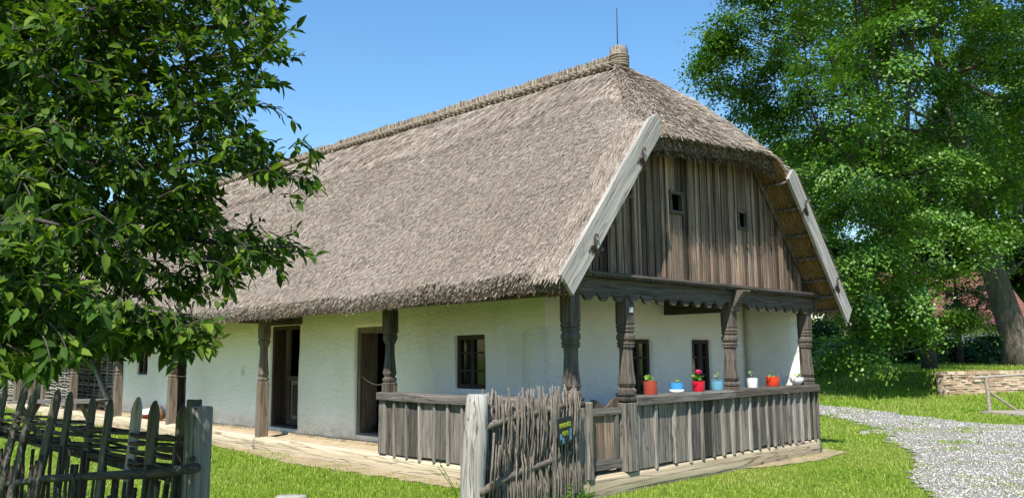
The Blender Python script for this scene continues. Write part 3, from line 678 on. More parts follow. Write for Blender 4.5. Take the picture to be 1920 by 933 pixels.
# straw layer that carries the bed
VS, FSs = [], []; so = 0; VL, FLs = [], []; sl_ = 0
def add_lip(*a):
    global sl_
    V, F = blades(*a); VL.append(V); FLs.append(F+sl_); sl_ += len(V)
def add_blades(P, D, N, L, W, tip=.5):
    global so
    V, F = blades(P, D, N, L, W, tip); VS.append(V); FSs.append(F+so); so += len(V)
def straw_side(sg, n, y0, y1, dlo=0.02, dhi=3.32, pw=1.0):
    d = RNG.uniform(dlo, dhi, n); u_ = RNG.random(n)**pw; y = y0+(y1-y0)*u_
    ok = y > front_y(d)+.03; d, y = d[ok], y[ok]; n = len(d)
    P = side_pt(sg, d, y); sl = np.interp(d, dd, np.gradient(hz(dd), dd))
    dn = unit(np.stack([sg*np.ones(n), np.zeros(n), sl], -1)); nm = unit(np.stack([-sg*sl, np.zeros(n), np.ones(n)], -1)); al = np.array([0, 1.0, 0])
    up = d < .95+.15*vnoise(y*1.5, 0*y, 66)
    yaw = RNG.normal(0, 1, n)*np.where(up, .09, .42); lift = np.where(up, RNG.uniform(.0, .05, n), RNG.uniform(.01, .3, n))
    D = unit(dn*np.cos(yaw)[:, None]+al*np.sin(yaw)[:, None]+nm*lift[:, None]); N = unit(nm+RNG.normal(0, .35, (n, 3)))
    L = np.where(up, RNG.uniform(.22, .5, n), RNG.uniform(.025, .085, n)); W = np.where(up, RNG.uniform(.005, .010, n), RNG.uniform(.0035, .0065, n))*(1+np.maximum(y-2, 0)/12)
    add_blades(P+nm*(.004+.012*RNG.random(n))[:, None], D, N, L, W)
straw_side(-1, 170000, -.45, 6); straw_side(-1, 140000, 6, 14); straw_side(-1, 50000, 14, 27); straw_side(1, 9000, -.45, 6)
# hip straw
n = 42000; a = RNG.uniform(-1, 1, n); s_ = 1-np.sqrt(RNG.random(n)); P = hip_pt(a, s_); e = 1e-3
da = unit(hip_pt(a, s_-e)-P); ac = unit(hip_pt(a+e, s_)-P); nm = unit(np.cross(ac, -da)); yaw = RNG.normal(0, .3, n)+a*.35
D = unit(da*np.cos(yaw)[:, None]+ac*np.sin(yaw)[:, None]+nm*RNG.uniform(.0, .3, n)[:, None])
add_blades(P+nm*.008, D, unit(nm+RNG.normal(0, .35, (n, 3))), RNG.uniform(.05, .2, n), RNG.uniform(.005, .010, n))
# thick ragged joint between hip and side
for sg in (-1, 1):
    n = 5000; s_ = RNG.random(n); a = sg*RNG.uniform(.86, 1.04, n); P = hip_pt(a, s_); P[:, 2] += RNG.uniform(-.02, .03, n)
    D = unit(np.stack([sg*RNG.uniform(.3, 1, n), -RNG.uniform(.3, 1.0, n), -RNG.uniform(.5, 1, n)], -1))
    add_blades(P, D, RNG.normal(0, 1, (n, 3)), RNG.uniform(.08, .26, n), RNG.uniform(.006, .012, n))
# eave fringes: straw ends on the lip
for sg, n, y0, y1 in ((-1, 30000, -.43, 14), (-1, 9000, 14, 27), (1, 4000, -.43, 4)):
    y = RNG.uniform(y0, y1, n); v_ = RNG.random(n); P = side_pt(sg, np.full(n, 3.30), y); P[:, 2] -= v_*.2; P[:, 0] += sg*(.02-.06*v_)
    D = unit(np.stack([sg*RNG.uniform(.25, .9, n), RNG.normal(0, .35, n), -RNG.uniform(.5, 1.2, n)], -1))
    N0 = RNG.normal(0, 1, (n, 3)); L0 = RNG.uniform(.03, .11, n); W0 = RNG.uniform(.004, .008, n); a_ = (v_ < .55) | (RNG.random(n) < .12)
    add_blades(P[a_], D[a_], N0[a_], L0[a_], W0[a_], .7); add_lip(P[~a_], D[~a_], N0[~a_], L0[~a_], W0[~a_], .7)
n = 9000; a = RNG.uniform(-1, 1, n); v_ = RNG.random(n); P = hip_pt(a, np.zeros(n)); P[:, 2] -= v_*.19; P[:, 1] += .03+.08*v_
D = unit(np.stack([RNG.normal(0, .35, n)+a*.4, -RNG.uniform(.0, .5, n), -RNG.uniform(.5, 1.1, n)], -1))
add_lip(P, D, RNG.normal(0, 1, (n, 3)), RNG.uniform(.03, .12, n), RNG.uniform(.005, .010, n), .7)
# straw that rides over the top edge of the left and right barge boards
for sg in (-1, 1):
    n = 5000; d = RNG.uniform(1.7, 3.3, n); P = side_pt(sg, d, np.full(n, -.36)+RNG.uniform(-.03, .35, n)); P[:, 2] += .01
    sl = np.interp(d, dd, np.gradient(hz(dd), dd)); D = unit(np.stack([sg*np.ones(n), -RNG.uniform(-.1, .8, n), sl+RNG.uniform(0, .2, n)], -1))
    add_blades(P, D, unit(np.stack([-sg*sl, 0*sl, np.ones(n)], -1)+RNG.normal(0, .3, (n, 3))), RNG.uniform(.1, .3, n), RNG.uniform(.006, .011, n))
roof_s = np_mesh("thatched_roof", np.concatenate(VS), np.concatenate(FSs), 'straw', H)
V, F = np.concatenate(VL), np.concatenate(FLs); np_mesh("eave_fringe", V, F, 'straw_lip', roof_s)
roof.parent = roof_s
# straw ends hanging below, seen under the overhang
n = 9000; sgs = np.where(RNG.random(n) < .75, 1, -1); d = RNG.uniform(1.5, 3.25, n); y = RNG.uniform(-.42, .0, n)
P = np.stack([RX+sgs*(d-.13), y, hz(d)-.235], -1); sl = np.interp(d, dd, np.gradient(hz(dd), dd))
D = unit(np.stack([sgs*1.0, RNG.normal(0, .25, n), sl-RNG.uniform(0, .3, n)], -1))
V, F = blades(P, D, RNG.normal(0, 1, (n, 3)), RNG.uniform(.06, .2, n), RNG.uniform(.005, .01, n))
np_mesh("underside_straw", V, F, 'thatch_under', roof_s)
for sg in (-1, 1):
    mb = MB()
    for d in (1.75, 2.05, 2.35, 2.62, 2.88, 3.08, 3.25):
        z = float(hz(d))-.285; mb.tube([(RX+sg*(d-.16), -.45, z+.01), (RX+sg*(d-.16), -.2, z-.008), (RX+sg*(d-.16), .3, z)], .022, 7)
        for y in (-.34, -.24, -.13, -.05): mb.tube([(RX+sg*(d-.13), y, z+.04), (RX+sg*(d-.185), y+.01, z-.02), (RX+sg*(d-.14), y+.03, z-.035)], .011, 5)
    mb.build("roof_lath", 'brown_v', roof_s, smooth=True)
# ridge: upright reed crest and plaited rope
yy = RNG.uniform(1.35, YE, 15000); yy = np.concatenate([yy, RNG.uniform(1.3, 9, 15000)]); n = len(yy); sx_ = RNG.uniform(-.07, .07, n)
zr_ = 5.63+.022*np.maximum(yy-1.45, 0)
P = np.stack([RX+sx_, yy, zr_-.05], -1); D = unit(np.stack([sx_*1.5+RNG.normal(0, .05, n), RNG.normal(0, .16, n), np.ones(n)], -1))
V, F = blades(P, D, RNG.normal(0, 1, (n, 3))*np.array([1, 1, .01]), .18+.025*vnoise(yy*3, 0*yy, 71)+RNG.normal(0, .018, n), RNG.uniform(.008, .018, n)*(1+yy/20), .8)
np_mesh("ridge_crest", V, F, 'straw', roof_s)
for sg in (-1, 1):
    mb = MB(); y = 1.4; k = 0
    while y < (YE if sg < 0 else 5):
        z = 5.60+.022*max(y-1.45, 0); x = RX+sg*.14; ln = random.uniform(.11, .18); z += random.uniform(-.012, .012)
        for ph in (0, 1):
            s0 = 1 if ph else -1
            mb.tube([(x-sg*.02, y-.02, z-.045*s0-.02), (x+sg*.03, y+ln*.35, z-.015*s0), (x+sg*.035, y+ln*.7, z+.02*s0), (x, y+ln*1.15, z+.05*s0)], [.012, .03, .03, .012], 6)
        y += random.uniform(.11, .16)
    mb.build("ridge_braid", 'braid', roof_s, smooth=True)
mb = MB(); mb.lathe([(.05, -.1), (.115, 0), (.125, .08), (.105, .16), (.115, .28), (.0, .29)], (RX, 1.36, 5.56), 18); kn = mb.build("ridge_knot", 'thatch', roof_s, smooth=True)
n = 2600; an = RNG.uniform(0, 6.28, n); r_ = RNG.uniform(.08, .125, n)
P = np.stack([RX+np.cos(an)*r_, 1.36+np.sin(an)*r_, 5.56+RNG.uniform(0, .12, n)], -1); D = unit(np.stack([np.cos(an)*.08, np.sin(an)*.08, np.ones(n)], -1))
V, F = blades(P, D, np.stack([np.cos(an), np.sin(an), 0*an], -1), RNG.uniform(.12, .23, n), RNG.uniform(.007, .013, n), .8); np_mesh("knot_straw", V, F, 'straw', kn)
mb = MB()
for k in range(5):
    mb.tube([(RX+(.135+.006*math.sin(k*2))*math.cos(a), 1.36+.135*math.sin(a), 5.60+.033*k+.01*math.sin(a+k)) for a in np.linspace(0, 6.4, 22)], .019, 6)
mb.build("rope_binding", 'braid', kn, smooth=True)
mb = MB(); mb.tube([(RX, 1.38, 5.7), (RX, 1.38, 6.1), (RX, 1.38, 6.52)], [.011, .009, .006], 6); mb.build("lightning_rod", 'iron', roof_s)
# barge boards with iron hooks
def barge(sg, o0, o1, wd):
    a = Vector((o0[0], 0, o0[1])); b = Vector((o1[0], 0, o1[1])); L = (b-a).length; d_ = (b-a)/L
    pn = Vector((-d_.z, 0, d_.x)) if sg < 0 else Vector((d_.z, 0, -d_.x))
    if pn.z < 0: pn = -pn
    mb = MB(); poly = [(0, -.02), (0.02, 0), (L+.12, .0), (L+.02, -wd), (.12 if sg < 0 else .1, -wd)] if True else 0
    poly = [(-.0, .0), (L, .0), (L+.16, -.06), (L+.1, -wd), (-.04, -wd)] if sg < 0 else [(-.02, .0), (L, .0), (L+.08, -.05), (L+.05, -wd), (-.07, -wd)]
    mb.prism(poly, 1, -.025, .025)
    o = mb.build("bargeboard", 'pale_x', H, bevel=.004)
    o.matrix_local = Matrix(((d_.x, 0, pn.x, a.x), (0, 1, 0, -.46), (d_.z, 0, pn.z, a.z), (0, 0, 0, 1)))
    for t_ in (.24, .80):
        mb = MB(); p = a+d_*(L*t_)+pn*(-wd*.62); s_ = .055
        loop = [(math.cos(q)*s_*.55-.02, math.sin(q)*s_*.55-.05) for q in np.linspace(.2, 4.6, 12)]
        pts = [(.055, -.075)]+[(.0, -.02)]+loop
        mb.tube([(p.x+u_*1.2, -.505+.008*k, p.z+v_*1.3) for k, (u_, v_) in enumerate([(.05, -.10), (.02, -.05), (-.03, -.03), (-.06, -.07), (-.04, -.11)])], [.014, .015, .013, .011, .006], 7)
        mb.tube([(p.x+u_, -.51, p.z+v_) for u_, v_ in [(.05, -.10), (.0, -.02), (-.005, .05), (.02, .1), (.055, .09), (.05, .06)]], [.016, .014, .012, .010, .008, .005], 7)
        mb.box((p.x-.03, -.495, p.z-.10), (p.x+.03, -.487, p.z-.02))
        mb.build("iron_hook", 'iron', H, smooth=False)
barge(-1, (-.67, 2.09), (.90, 4.01), .26); barge(1, (6.14, 1.98), (4.50, 3.93), .27)

# ---- wattle walls of the barn end
def wattle(name, x, y0, y1, z0, z1, seed, gap=.036, mat='wattle'):
    r = random.Random(seed); mb = MB(); ns = max(3, int((y1-y0)/.42)); st = [y0+(y1-y0)*(k+.5)/ns for k in range(ns)]
    for s_ in st: mb.tube([(x, s_, z0-.02), (x+.01, s_+r.uniform(-.02, .02), (z0+z1)/2), (x, s_, z1)], .022, 6)
    z = z0; k = 0
    while z < z1:
        pts = []; zz = z; ph = k % 2
        for q in np.linspace(y0, y1, ns*4+1):
            w_ = math.sin((q-y0)/(y1-y0)*ns*math.pi+ph*math.pi); zz += r.uniform(-.008, .008); pts.append((x+.03*w_, q, zz))
        mb.tube(pts, r.uniform(.009, .019), 5); z += gap*r.uniform(.7, 1.4); k += 1
    return mb.build(name, mat, H, smooth=True)
wattle("wattle_wall", DX+.02, 15.42, 19.2, 0.0, 2.1, 1, .038)
wattle("wattle_wall", .03, 17.12, 19.45, 0.0, 2.05, 2, .034)
wattle("wattle_wall", .03, 22.5, 26.0, 0.0, 2.05, 3, .036)
for lo_, hi_ in (((-.06, 19.47, -.02), (.1, 19.62, 2.1)), ((-.04, 20.75, 0), (.1, 20.95, 2.1)), ((-.07, 22.28, 0), (.08, 22.46, 2.1)), ((.15, 21.3, 0), (.2, 21.75, 2.1))): MB().box(lo_, hi_, .006).build("barn_post", 'brown_v', H, bevel=.01)
mb = MB(); mb.tube([(DX-.08, 18.4, 1.75), (DX-.1, 17.2, 1.05), (DX-.1, 15.9, .1)], [.05, .055, .06], 8)
mb.build("brace_pole", 'wattle', H, smooth=True)
mb = MB(); mb.tube([(-.25, 17.6, 1.85), (-.3, 17.3, 1.55), (-.28, 17.1, 1.38)], [.03, .035, .03], 8); mb.build("tie_pole", 'log_y', H, smooth=True)
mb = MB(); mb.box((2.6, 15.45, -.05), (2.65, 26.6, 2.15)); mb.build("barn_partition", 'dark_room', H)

# ------------------------------------------------------------------ pots on the porch rail
RZ = 0.819
def leaf_disc(mb, c, n, r, lobes=0, cup=.2):
    c = Vector(c); n = Vector(n).normalized(); a = n.orthogonal().normalized(); b = n.cross(a); k0 = len(mb.v); K = 10
    mb.v.append(tuple(c-n*r*cup))
    for k in range(K):
        th = 2*math.pi*k/K; rr = r*(1+(.13*math.cos(lobes*th) if lobes else 0))*random.uniform(.9, 1.05)
        mb.v.append(tuple(c+(a*math.cos(th)+b*math.sin(th))*rr+n*random.uniform(-.1, .1)*r))
    for k in range(K): mb.f.append((k0, k0+1+k, k0+1+(k+1) % K))
def pot(x, label, prof, mat, y=.075, handles=None, band=None, plant=None):
    t = empty("potted_plant", (x, y, RZ), label, "potted plant", "pots of plants along the porch rail")
    rt, ht = prof[-1]
    mb = MB(); mb.lathe(prof+[(rt+.004, ht+.002), (rt-.004, ht+.004), (rt-.01, ht-.01), (rt-.012, ht-.03), (0.001, ht-.03)], seg=28)
    p = mb.build("pot", mat, t, smooth=True); e = p.modifiers.new("edge", 'EDGE_SPLIT'); e.split_angle = math.radians(40)
    mb = MB(); mb.lathe([(rt-.013, ht-.035), (rt-.013, ht-.022), (.4*rt, ht-.014), (.001, ht-.012)], seg=16); mb.build("soil", 'soil', t)
    if band:
        mb = MB(); mb.lathe([(band[0], band[1]), (band[0], band[2])], seg=28); mb.build("colour_band", band[3], p, smooth=True)
    if handles:
        for s_ in (-1, 1):
            mb = MB(); z = ht-handles; mb.tube([(s_*(rt-.006), -.025, z), (s_*(rt+.022), -.022, z+.012), (s_*(rt+.036), 0, z+.016), (s_*(rt+.022), .022, z+.012), (s_*(rt-.006), .025, z)], .006, 7)
            mb.build("handle", mat, p, smooth=True)
    if plant: plant(t, ht)
    return t
def plant_low(n, spread, hgt, r, dx=0.0, m='leaf_pot'):
    def f(t, ht):
        st = MB(); lf = MB()
        for k in range(n):
            a = random.uniform(0, 6.28); q = spread*math.sqrt(random.random()); c = Vector((dx+q*math.cos(a), q*math.sin(a), ht+hgt*random.uniform(.4, 1)))
            st.tube([(dx+c.x*.1, c.y*.2, ht-.02), ((dx+c.x)*.5, c.y*.6, (ht+c.z)/2), tuple(c)], .0025, 4)
            leaf_disc(lf, c, (random.uniform(-.8, .4), random.uniform(-.9, .2), random.uniform(.3, 1)), r*random.uniform(.7, 1.15), 5)
        st.build("stem", 'leaf_pot', t); lf.build("foliage", m, t)
    return f
def plant_stalk(hgt, lean, m='leaf_pot_grey', n=7, fork=True):
    def f(t, ht):
        st = MB(); lf = MB(); top = (lean, 0, ht+hgt)
        st.tube([(0, 0, ht-.02), (lean*.2, 0, ht+hgt*.5), top], [.006, .005, .003], 5)
        if fork: st.tube([(lean*.2, 0, ht+hgt*.45), (.05, .01, ht+hgt*.75), (.075, .01, ht+hgt*.98)], [.004, .003, .002], 5); leaf_disc(lf, (.078, 0, ht+hgt), (.2, -.8, .5), .017, 5); leaf_disc(lf, (.06, .01, ht+hgt*.95), (-.2, -.8, .5), .013, 5)
        for k in range(n):
            c = (top[0]+random.uniform(-.035, .03), random.uniform(-.02, .02), top[2]-random.uniform(-.01, .07)); leaf_disc(lf, c, (random.uniform(-.7, .3), -.6, random.uniform(.2, .9)), random.uniform(.014, .024), 5)
        st.build("stem", m, t); lf.build("foliage", m, t)
    return f
def plant_geranium(t, ht):
    plant_low(17, .085, .075, .03, 0)(t, ht); fl = MB()
    for k in range(34):
        a = random.uniform(0, 6.28); q = .05*math.sqrt(random.random()); leaf_disc(fl, (-.005+q*math.cos(a), q*math.sin(a)*.7-.02, ht+.10+.045*random.random()), (random.uniform(-.6, .4), -.7, random.uniform(0, .9)), .014, 5)
    st = MB(); st.tube([(0, 0, ht), (-.005, -.01, ht+.06), (-.005, -.02, ht+.11)], .003, 5); st.build("flower_stalk", 'leaf_pot', t); fl.build("flower", 'petal', t)
pot(1.525, "rusty red cylindrical pot with a small bright green plant, beside the gate newel", [(.001, 0), (.08, 0), (.082, .006), (.085, .16)], enamel("rust_red_enamel", (.33, .05, .03), None, .4), plant=plant_low(7, .045, .06, .028, -.02))
pot(2.079, "blue pot with a white lower band and a tiny seedling", [(.001, 0), (.084, 0), (.086, .004), (.089, .118)], enamel("blue_enamel", (.05, .30, .68), None, .3), band=(.0895, .001, .042, enamel("chalky_white", (.62, .63, .62), (.4, .4, .4), .7)), plant=plant_low(4, .03, .035, .022, .005))
pot(2.575, "bright red enamel pot with a pink flowering geranium", [(.001, 0), (.074, 0), (.077, .006), (.082, .128)], enamel("red_enamel", (.55, .012, .03), None, .22), handles=.03, plant=plant_geranium)
pot(3.027, "chipped light blue enamel pot with a thin forked cutting", [(.001, 0), (.08, 0), (.082, .005), (.088, .122)], enamel("chipped_blue_enamel", (.13, .33, .45), (.03, .04, .06), .35), plant=plant_stalk(.10, -.02))
fp = pot(3.956, "white enamel mug-like pot with a blue flower motif and a single stalk", [(.001, 0), (.072, 0), (.075, .006), (.077, .13)], enamel("white_enamel", (.78, .79, .8), None, .25), plant=plant_stalk(.11, -.03, n=6, fork=False))
mb = MB()
for k in range(9):
    a = k*.7; q = .016+.011*(k % 3); th = -.9+(q*math.cos(a))/.077; leaf_disc(mb, (.0775*math.cos(th-.35), .0775*math.sin(th-.35), .075+q*math.sin(a)*1.5), (math.cos(th-.35), math.sin(th-.35), 0), .009, 0, 0)
mb.build("flower_motif", enamel("motif_blue", (.16, .26, .42)), fp)
pot(4.542, "wide orange-red enamel cooking pot with two side handles", [(.001, 0), (.088, 0), (.094, .008), (.098, .135)], enamel("orange_red_enamel", (.68, .055, .02), None, .22), handles=.022, plant=plant_stalk(.075, -.02, 'leaf_pot', 5, False))
pot(5.30, "round-bellied white enamel bowl with a leafy seedling beside the end post", [(.001, 0), (.05, 0), (.056, .008), (.095, .04), (.105, .075), (.105, .105)], enamel("white_bowl_enamel", (.8, .8, .79), None, .25), handles=.02, plant=plant_low(6, .04, .05, .026, .03))

# ------------------------------------------------------------------ wattle fence with the log post by the gate
def seg3(p, q, t): return tuple(np.array(p)*(1-t)+np.array(q)*t)
F0 = np.array([-1.97, -.64]); F1 = np.array([-.13, -.19]); fd = (F1-F0)/np.linalg.norm(F1-F0); fn = np.array([fd[1], -fd[0]]); FL = np.linalg.norm(F1-F0)
wf = empty("wattle_fence", (F0[0], F0[1], -.22), "short fence of upright bark-covered twigs between a bleached log post and the house corner", "fence")
def fpt(u_, o, z): p = fd*u_+fn*o; return (p[0], p[1], z+.22)
mb = MB(); mb.tube([fpt(-.02, 0, -.4), fpt(-.03, 0, .0), fpt(-.02, 0, .35), fpt(-.0, .01, .6), fpt(.03, 0, .8), fpt(.05, 0, .965), fpt(.05, 0, .98)], [.10, .10, .105, .103, .1, .09, .08], 16)
mb.build("log_post", 'pale_v', wf, smooth=True)
mb = MB(); mb.tube([fpt(.02, .07, .70), fpt(.5, .0, .735), fpt(1.2, .0, .765), fpt(1.86, .01, .815)], [.033, .032, .029, .027], 9); mb.build("rail", 'twig', wf, smooth=True)
mb = MB(); mb.tube([fpt(-.06, .09, .19), fpt(.5, .01, .235), fpt(1.2, .01, .28), fpt(1.86, .01, .335)], [.038, .037, .033, .03], 9); mb.build("rail", 'twig', wf, smooth=True)
mb = MB(); mb.box((1.30, -.045, -.05), (1.36, -.02, 1.0), .003); o = mb.build("slat", 'pale_v', wf); o.rotation_euler.z = math.atan2(fd[1], fd[0])
r = random.Random(5); nst = 95
for k in range(nst):
    u_ = .12+(FL-.14)*k/(nst-1)+r.uniform(-.012, .012); sd = (1 if k % 2 else -1)
    if .6*FL < u_ < .72*FL and r.random() < .35: continue
    ztop = r.uniform(.86, 1.02) if r.random() < .85 else r.uniform(.6, .8); ln = r.uniform(-.04, .05); rad = r.uniform(.009, .016)
    pts = []
    for q, z in enumerate(np.linspace(-.25, ztop, 7)):
        o = {0: sd*.01, 1: sd*.045, 2: sd*.05, 3: sd*.0, 4: -sd*.035, 5: -sd*.04, 6: -sd*.02}[q]
        pts.append(fpt(u_+ln*(q/6)**2*1.6+r.uniform(-.009, .009), o+r.uniform(-.008, .008), z))
    mb = MB(); mb.tube(pts, [rad*(1.15-.06*q) for q in range(7)], 6); mb.build("stake", 'twig', wf, smooth=True)
mb = MB()
for k in range(130):
    u_ = r.uniform(.1, FL-.03); z1 = r.uniform(.55, .93); o = r.choice((-.04, .0, .035)); ln = r.uniform(-.1, .1)
    mb.tube([fpt(u_, o, -.22), fpt(u_+ln*.4, o+r.uniform(-.02, .02), z1*.5), fpt(u_+ln, -o*.6, z1)], r.uniform(.005, .0095), 5)
tag(mb.build("twig_fill", 'twig', wf, smooth=True), kind='stuff')
for k in range(3):
    mb = MB(); u_ = r.uniform(.05, .2); mb.tube([fpt(u_-.03, .1, r.uniform(-.0, .2)), fpt(u_, .12, .4), fpt(u_+r.uniform(.02, .09), .1, r.uniform(.5, .7))], .011, 6); mb.build("stake", 'twig', wf, smooth=True)
# sign
sp = fd*1.47+fn*.075; sg_ = empty("hanging_sign", (F0[0]+sp[0], F0[1]+sp[1], .56), "small dark board lettered in yellow-green with blue flowers, hung on the twig fence", "sign")
ang = math.atan2(fd[1], fd[0]); sg_.rotation_euler = (0, math.radians(-3), ang)
mb = MB(); mb.box((-.135, -.008, -.13), (.135, .008, .13)); mb.build("board", simple("sign_black", (.012, .016, .016), (.02, .028, .026), 10, .5), sg_, bevel=.002)
yl = simple("sign_yellow", (.28, .34, .03), (.38, .42, .05), 10, .6, 0)
def text(s_, z, size, wd):
    cu = bpy.data.curves.new("sign_lettering", 'FONT'); cu.body = s_; cu.size = size; cu.align_x = 'CENTER'; cu.align_y = 'CENTER'; cu.extrude = .001; cu.offset = .0012
    o = bpy.data.objects.new("sign_lettering", cu); COL.objects.link(o); o.parent = sg_; o.location = (0, -.0095, z); o.rotation_euler = (math.pi/2, 0, 0); o.data.materials.append(yl)
    bpy.context.view_layer.update(); me = bpy.data.meshes.new_from_object(o); k_ = wd/max(o.dimensions.x, .01); ro, lc = o.rotation_euler.copy(), o.location.copy(); bpy.data.objects.remove(o)
    o = bpy.data.objects.new("sign_lettering", me); COL.objects.link(o); o.parent = sg_; o.rotation_euler = ro; o.location = lc; o.scale = (k_, 1, 1)
text("RINYAKOVÁCSI", .055, .062, .235); text("PORTA", -.025, .062, .125)
blue = simple("sign_blue", (.08, .24, .42), (.18, .36, .55), 60, .6, 0); mb = MB(); gm = MB()
for cx, cz in ((-.10, -.045), (-.055, -.085), (.105, -.01), (.10, -.07)):
    for k in range(6):
        a = k*math.pi/3; leaf_disc(mb, (cx+.014*math.cos(a), -.0100-.0004*k, cz+.019*math.sin(a)), (0, -1, 0), .0115, 0, 0)
    leaf_disc(gm, (cx-.015, -.0092, cz-.028), (0, -1, 0), .016, 0, 0); leaf_disc(gm, (cx+.02, -.0093, cz-.02), (0, -1, 0), .012, 0, 0)
mb.build("painted_flower", blue, sg_); gm.build("painted_leaf", simple("sign_green", (.03, .11, .06), (.05, .16, .09), 40, .6, 0), sg_)
mb = MB(); mb.tube([(-.1, 0, .13), (-.06, .02, .2), (0, .03, .23), (.06, .02, .2), (.1, 0, .13)], .003, 5); mb.build("wire", 'iron', sg_)
# weeds at its foot
def weed(x, y, label, n, h_, m='leaf_bush'):
    t = empty("weed", (x, y, gz(x, y)), label, "plant"); st = MB(); P, D, N_ = [], [], []
    for k in range(n):
        a = random.uniform(0, 6.28); l = random.uniform(.3, 1)*h_; ex = Vector((math.cos(a)*l*random.uniform(.15, .6), math.sin(a)*l*random.uniform(.15, .6), l))
        st.tube([(ex.x*.1, ex.y*.1, -.01), (ex.x*.4, ex.y*.4, ex.z*.6), tuple(ex)], .0028, 4)
        for q in range(9):
            tt = random.uniform(.25, 1.05); b = random.uniform(0, 6.28); P.append((ex.x*tt, ex.y*tt, ex.z*tt)); D.append((math.cos(b), math.sin(b), random.uniform(-.2, .7))); N_.append((random.uniform(-.4, .4), random.uniform(-.4, .4), 1))
    st.build("stem", m, t); V, F = rhomb(np.array(P), unit(np.array(D)), unit(np.array(N_)), RNG.uniform(.025, .06, len(P)), .55); np_mesh("foliage", V, F, m, t)
def rhomb(P, D, N, L, asp):
    Sd = unit(np.cross(D, N)); w_ = (L*asp*.5)[:, None]*Sd; m_ = P+D*(L*.45)[:, None]
    V = np.stack([P, m_+w_, P+D*L[:, None], m_-w_], 1).reshape(-1, 3); return V, np.arange(len(V)).reshape(-1, 4)
weed(-.95, -.62, "bright green leafy weed at the foot of the twig fence, nearest the log post", 11, .26)
weed(-.52, -.48, "tall bright green weed under the black sign board", 14, .3)
weed(-.2, -.36, "fine-leaved weed by the end of the front sill log", 16, .26)
weed(-1.72, -.25, "yellow-green weed seen through the gap beside the log post", 12, .62, 'leaf_bush')
# flat stone in the lawn, pale stone by the path
def stone(name, x, y, rx, ry, h_, label, rot):
    mb = MB(); rs = []
    for z, s_ in ((-.03, 1), (h_*.7, 1.0), (h_, .9), (h_*1.05, .4)): rs.append([(rx*s_*math.cos(a)*(1+.12*math.sin(3*a+1)), ry*s_*math.sin(a)*(1+.1*math.cos(2*a)), z) for a in np.linspace(0, 2*math.pi, 14, endpoint=False)])
    o = mb.rings(rs).build(name, simple("pale_stone", (.2, .19, .17), (.34, .32, .29), 15), loc=(x, y, gz(x, y)), smooth=True); o.rotation_euler.z = rot; tag(o, label, "stone")
stone("flat_stone", -2.04, 2.27, .17, .1, .05, "flat pale stone lying in the lawn in front of the sill log", -.7)
stone("flat_stone", 9.0, .62, .16, .1, .04, "small pale stone in the grass between house end and gravel path", .3)

# ------------------------------------------------------------------ picket fence under the fruit tree
pf = empty("picket_fence", (-4.53, -1.1, -.22), "dark weathered picket fence woven with withies, ending at a round bleached post", "fence")
PX, PY = -4.53, -1.1
def pp(x, y, z): return (x-PX, y-PY, z+.22)
mb = MB(); mb.tube([pp(-4.55, -1.13, -.5), pp(-4.55, -1.12, .3), pp(-4.55, -1.125, .7), pp(-4.55, -1.13, 1.018), pp(-4.55, -1.13, 1.026)], [.079, .077, .076, .075, .07], 20); po = mb.build("round_post", 'post_grey', pf, smooth=True)
po.modifiers.new("e", 'EDGE_SPLIT').split_angle = math.radians(50)
mb = MB(); mb.tube([pp(-4.618, -1.205, .74), pp(-4.60, -1.185, .74)], .015, 10); mb.build("bolt_head", 'iron', po)
mb = MB(); mb.box(pp(-4.55, -1.02, -.4), pp(-4.48, -.94, 1.06), .006); mb.build("square_post", 'fence', pf, bevel=.008)
mb = MB(); mb.box(pp(-4.60, -.92, -.3), pp(-4.56, -.88, .8), .006); mb.build("stake", 'fence', pf)
tips = [(5.4, 1.0), (4.7, 1.03), (4.0, 1.0), (3.36, 1.03), (2.72, 1.06), (2.31, 1.03), (1.72, 1.04), (1.31, 1.03), (.84, 1.01), (.38, 1.0), (-.08, 1.03), (-.44, 1.02), (-.82, 1.01)]
for k, (y, z) in enumerate(tips):
    lean = .05+.20*smoothstep(-.8, 2.6, y)*random.uniform(.75, 1.15); L = 1.32; wd = random.uniform(.038, .045)
    mb = MB(); mb.prism([(-wd, -L), (wd, -L), (wd*1.02, -.085), (wd*.6, -.035), (0, 0), (-wd*.6, -.035), (-wd*1.02, -.085)], 0, -.013, .013)
    o = mb.build("picket", 'pale_v' if k == 10 else 'fence', pf, bevel=.003); o.location = pp(PX+.012*(-1)**k, y, z+.02); o.rotation_euler = (float(lean), random.uniform(-.04, .04), random.uniform(.15, .5))  # one picket in paler wood than the rest
    if k == 10: tag(o, "pale picket with a rounded face in paler wood")
r = random.Random(9); mb = MB()
for k in range(13):
    z = .60+.0185*k; pts = []; ph = k % 2; y0 = -.86+r.uniform(-.04, .03)-.0; y1 = 5.6
    if k in (0, 2): y1 = r.uniform(1, 2.5)
    for q, y in enumerate(np.linspace(y0, y1, 46)):
        pts.append(pp(PX+.045*math.sin(y*math.pi/.44+ph*math.pi)+r.uniform(-.006, .006), y, z-.012*(y)+.016*math.sin(y*1.3+k*2)+r.uniform(-.007, .007)))
    mb.tube(pts, [r.uniform(.0095, .0135) for _ in pts], 6)
mb.build("woven_band", 'withy', pf, smooth=True)
mb = MB(); mb.box(pp(-4.47, -.84, .53), pp(-4.445, 5.6, .62), .004); mb.build("rail", 'fence', pf)
mb = MB(); mb.tube([pp(-4.62, -1.28, .70), pp(-4.6, -.6, .60), pp(-4.59, .4, .49), pp(-4.6, 1.6, .35), pp(-4.6, 3.4, .1), pp(-4.6, 5.2, -.12)], [.028, .031, .028, .03, .028, .027], 10); mb.build("slanting_pole", 'fence_y', pf, smooth=True)
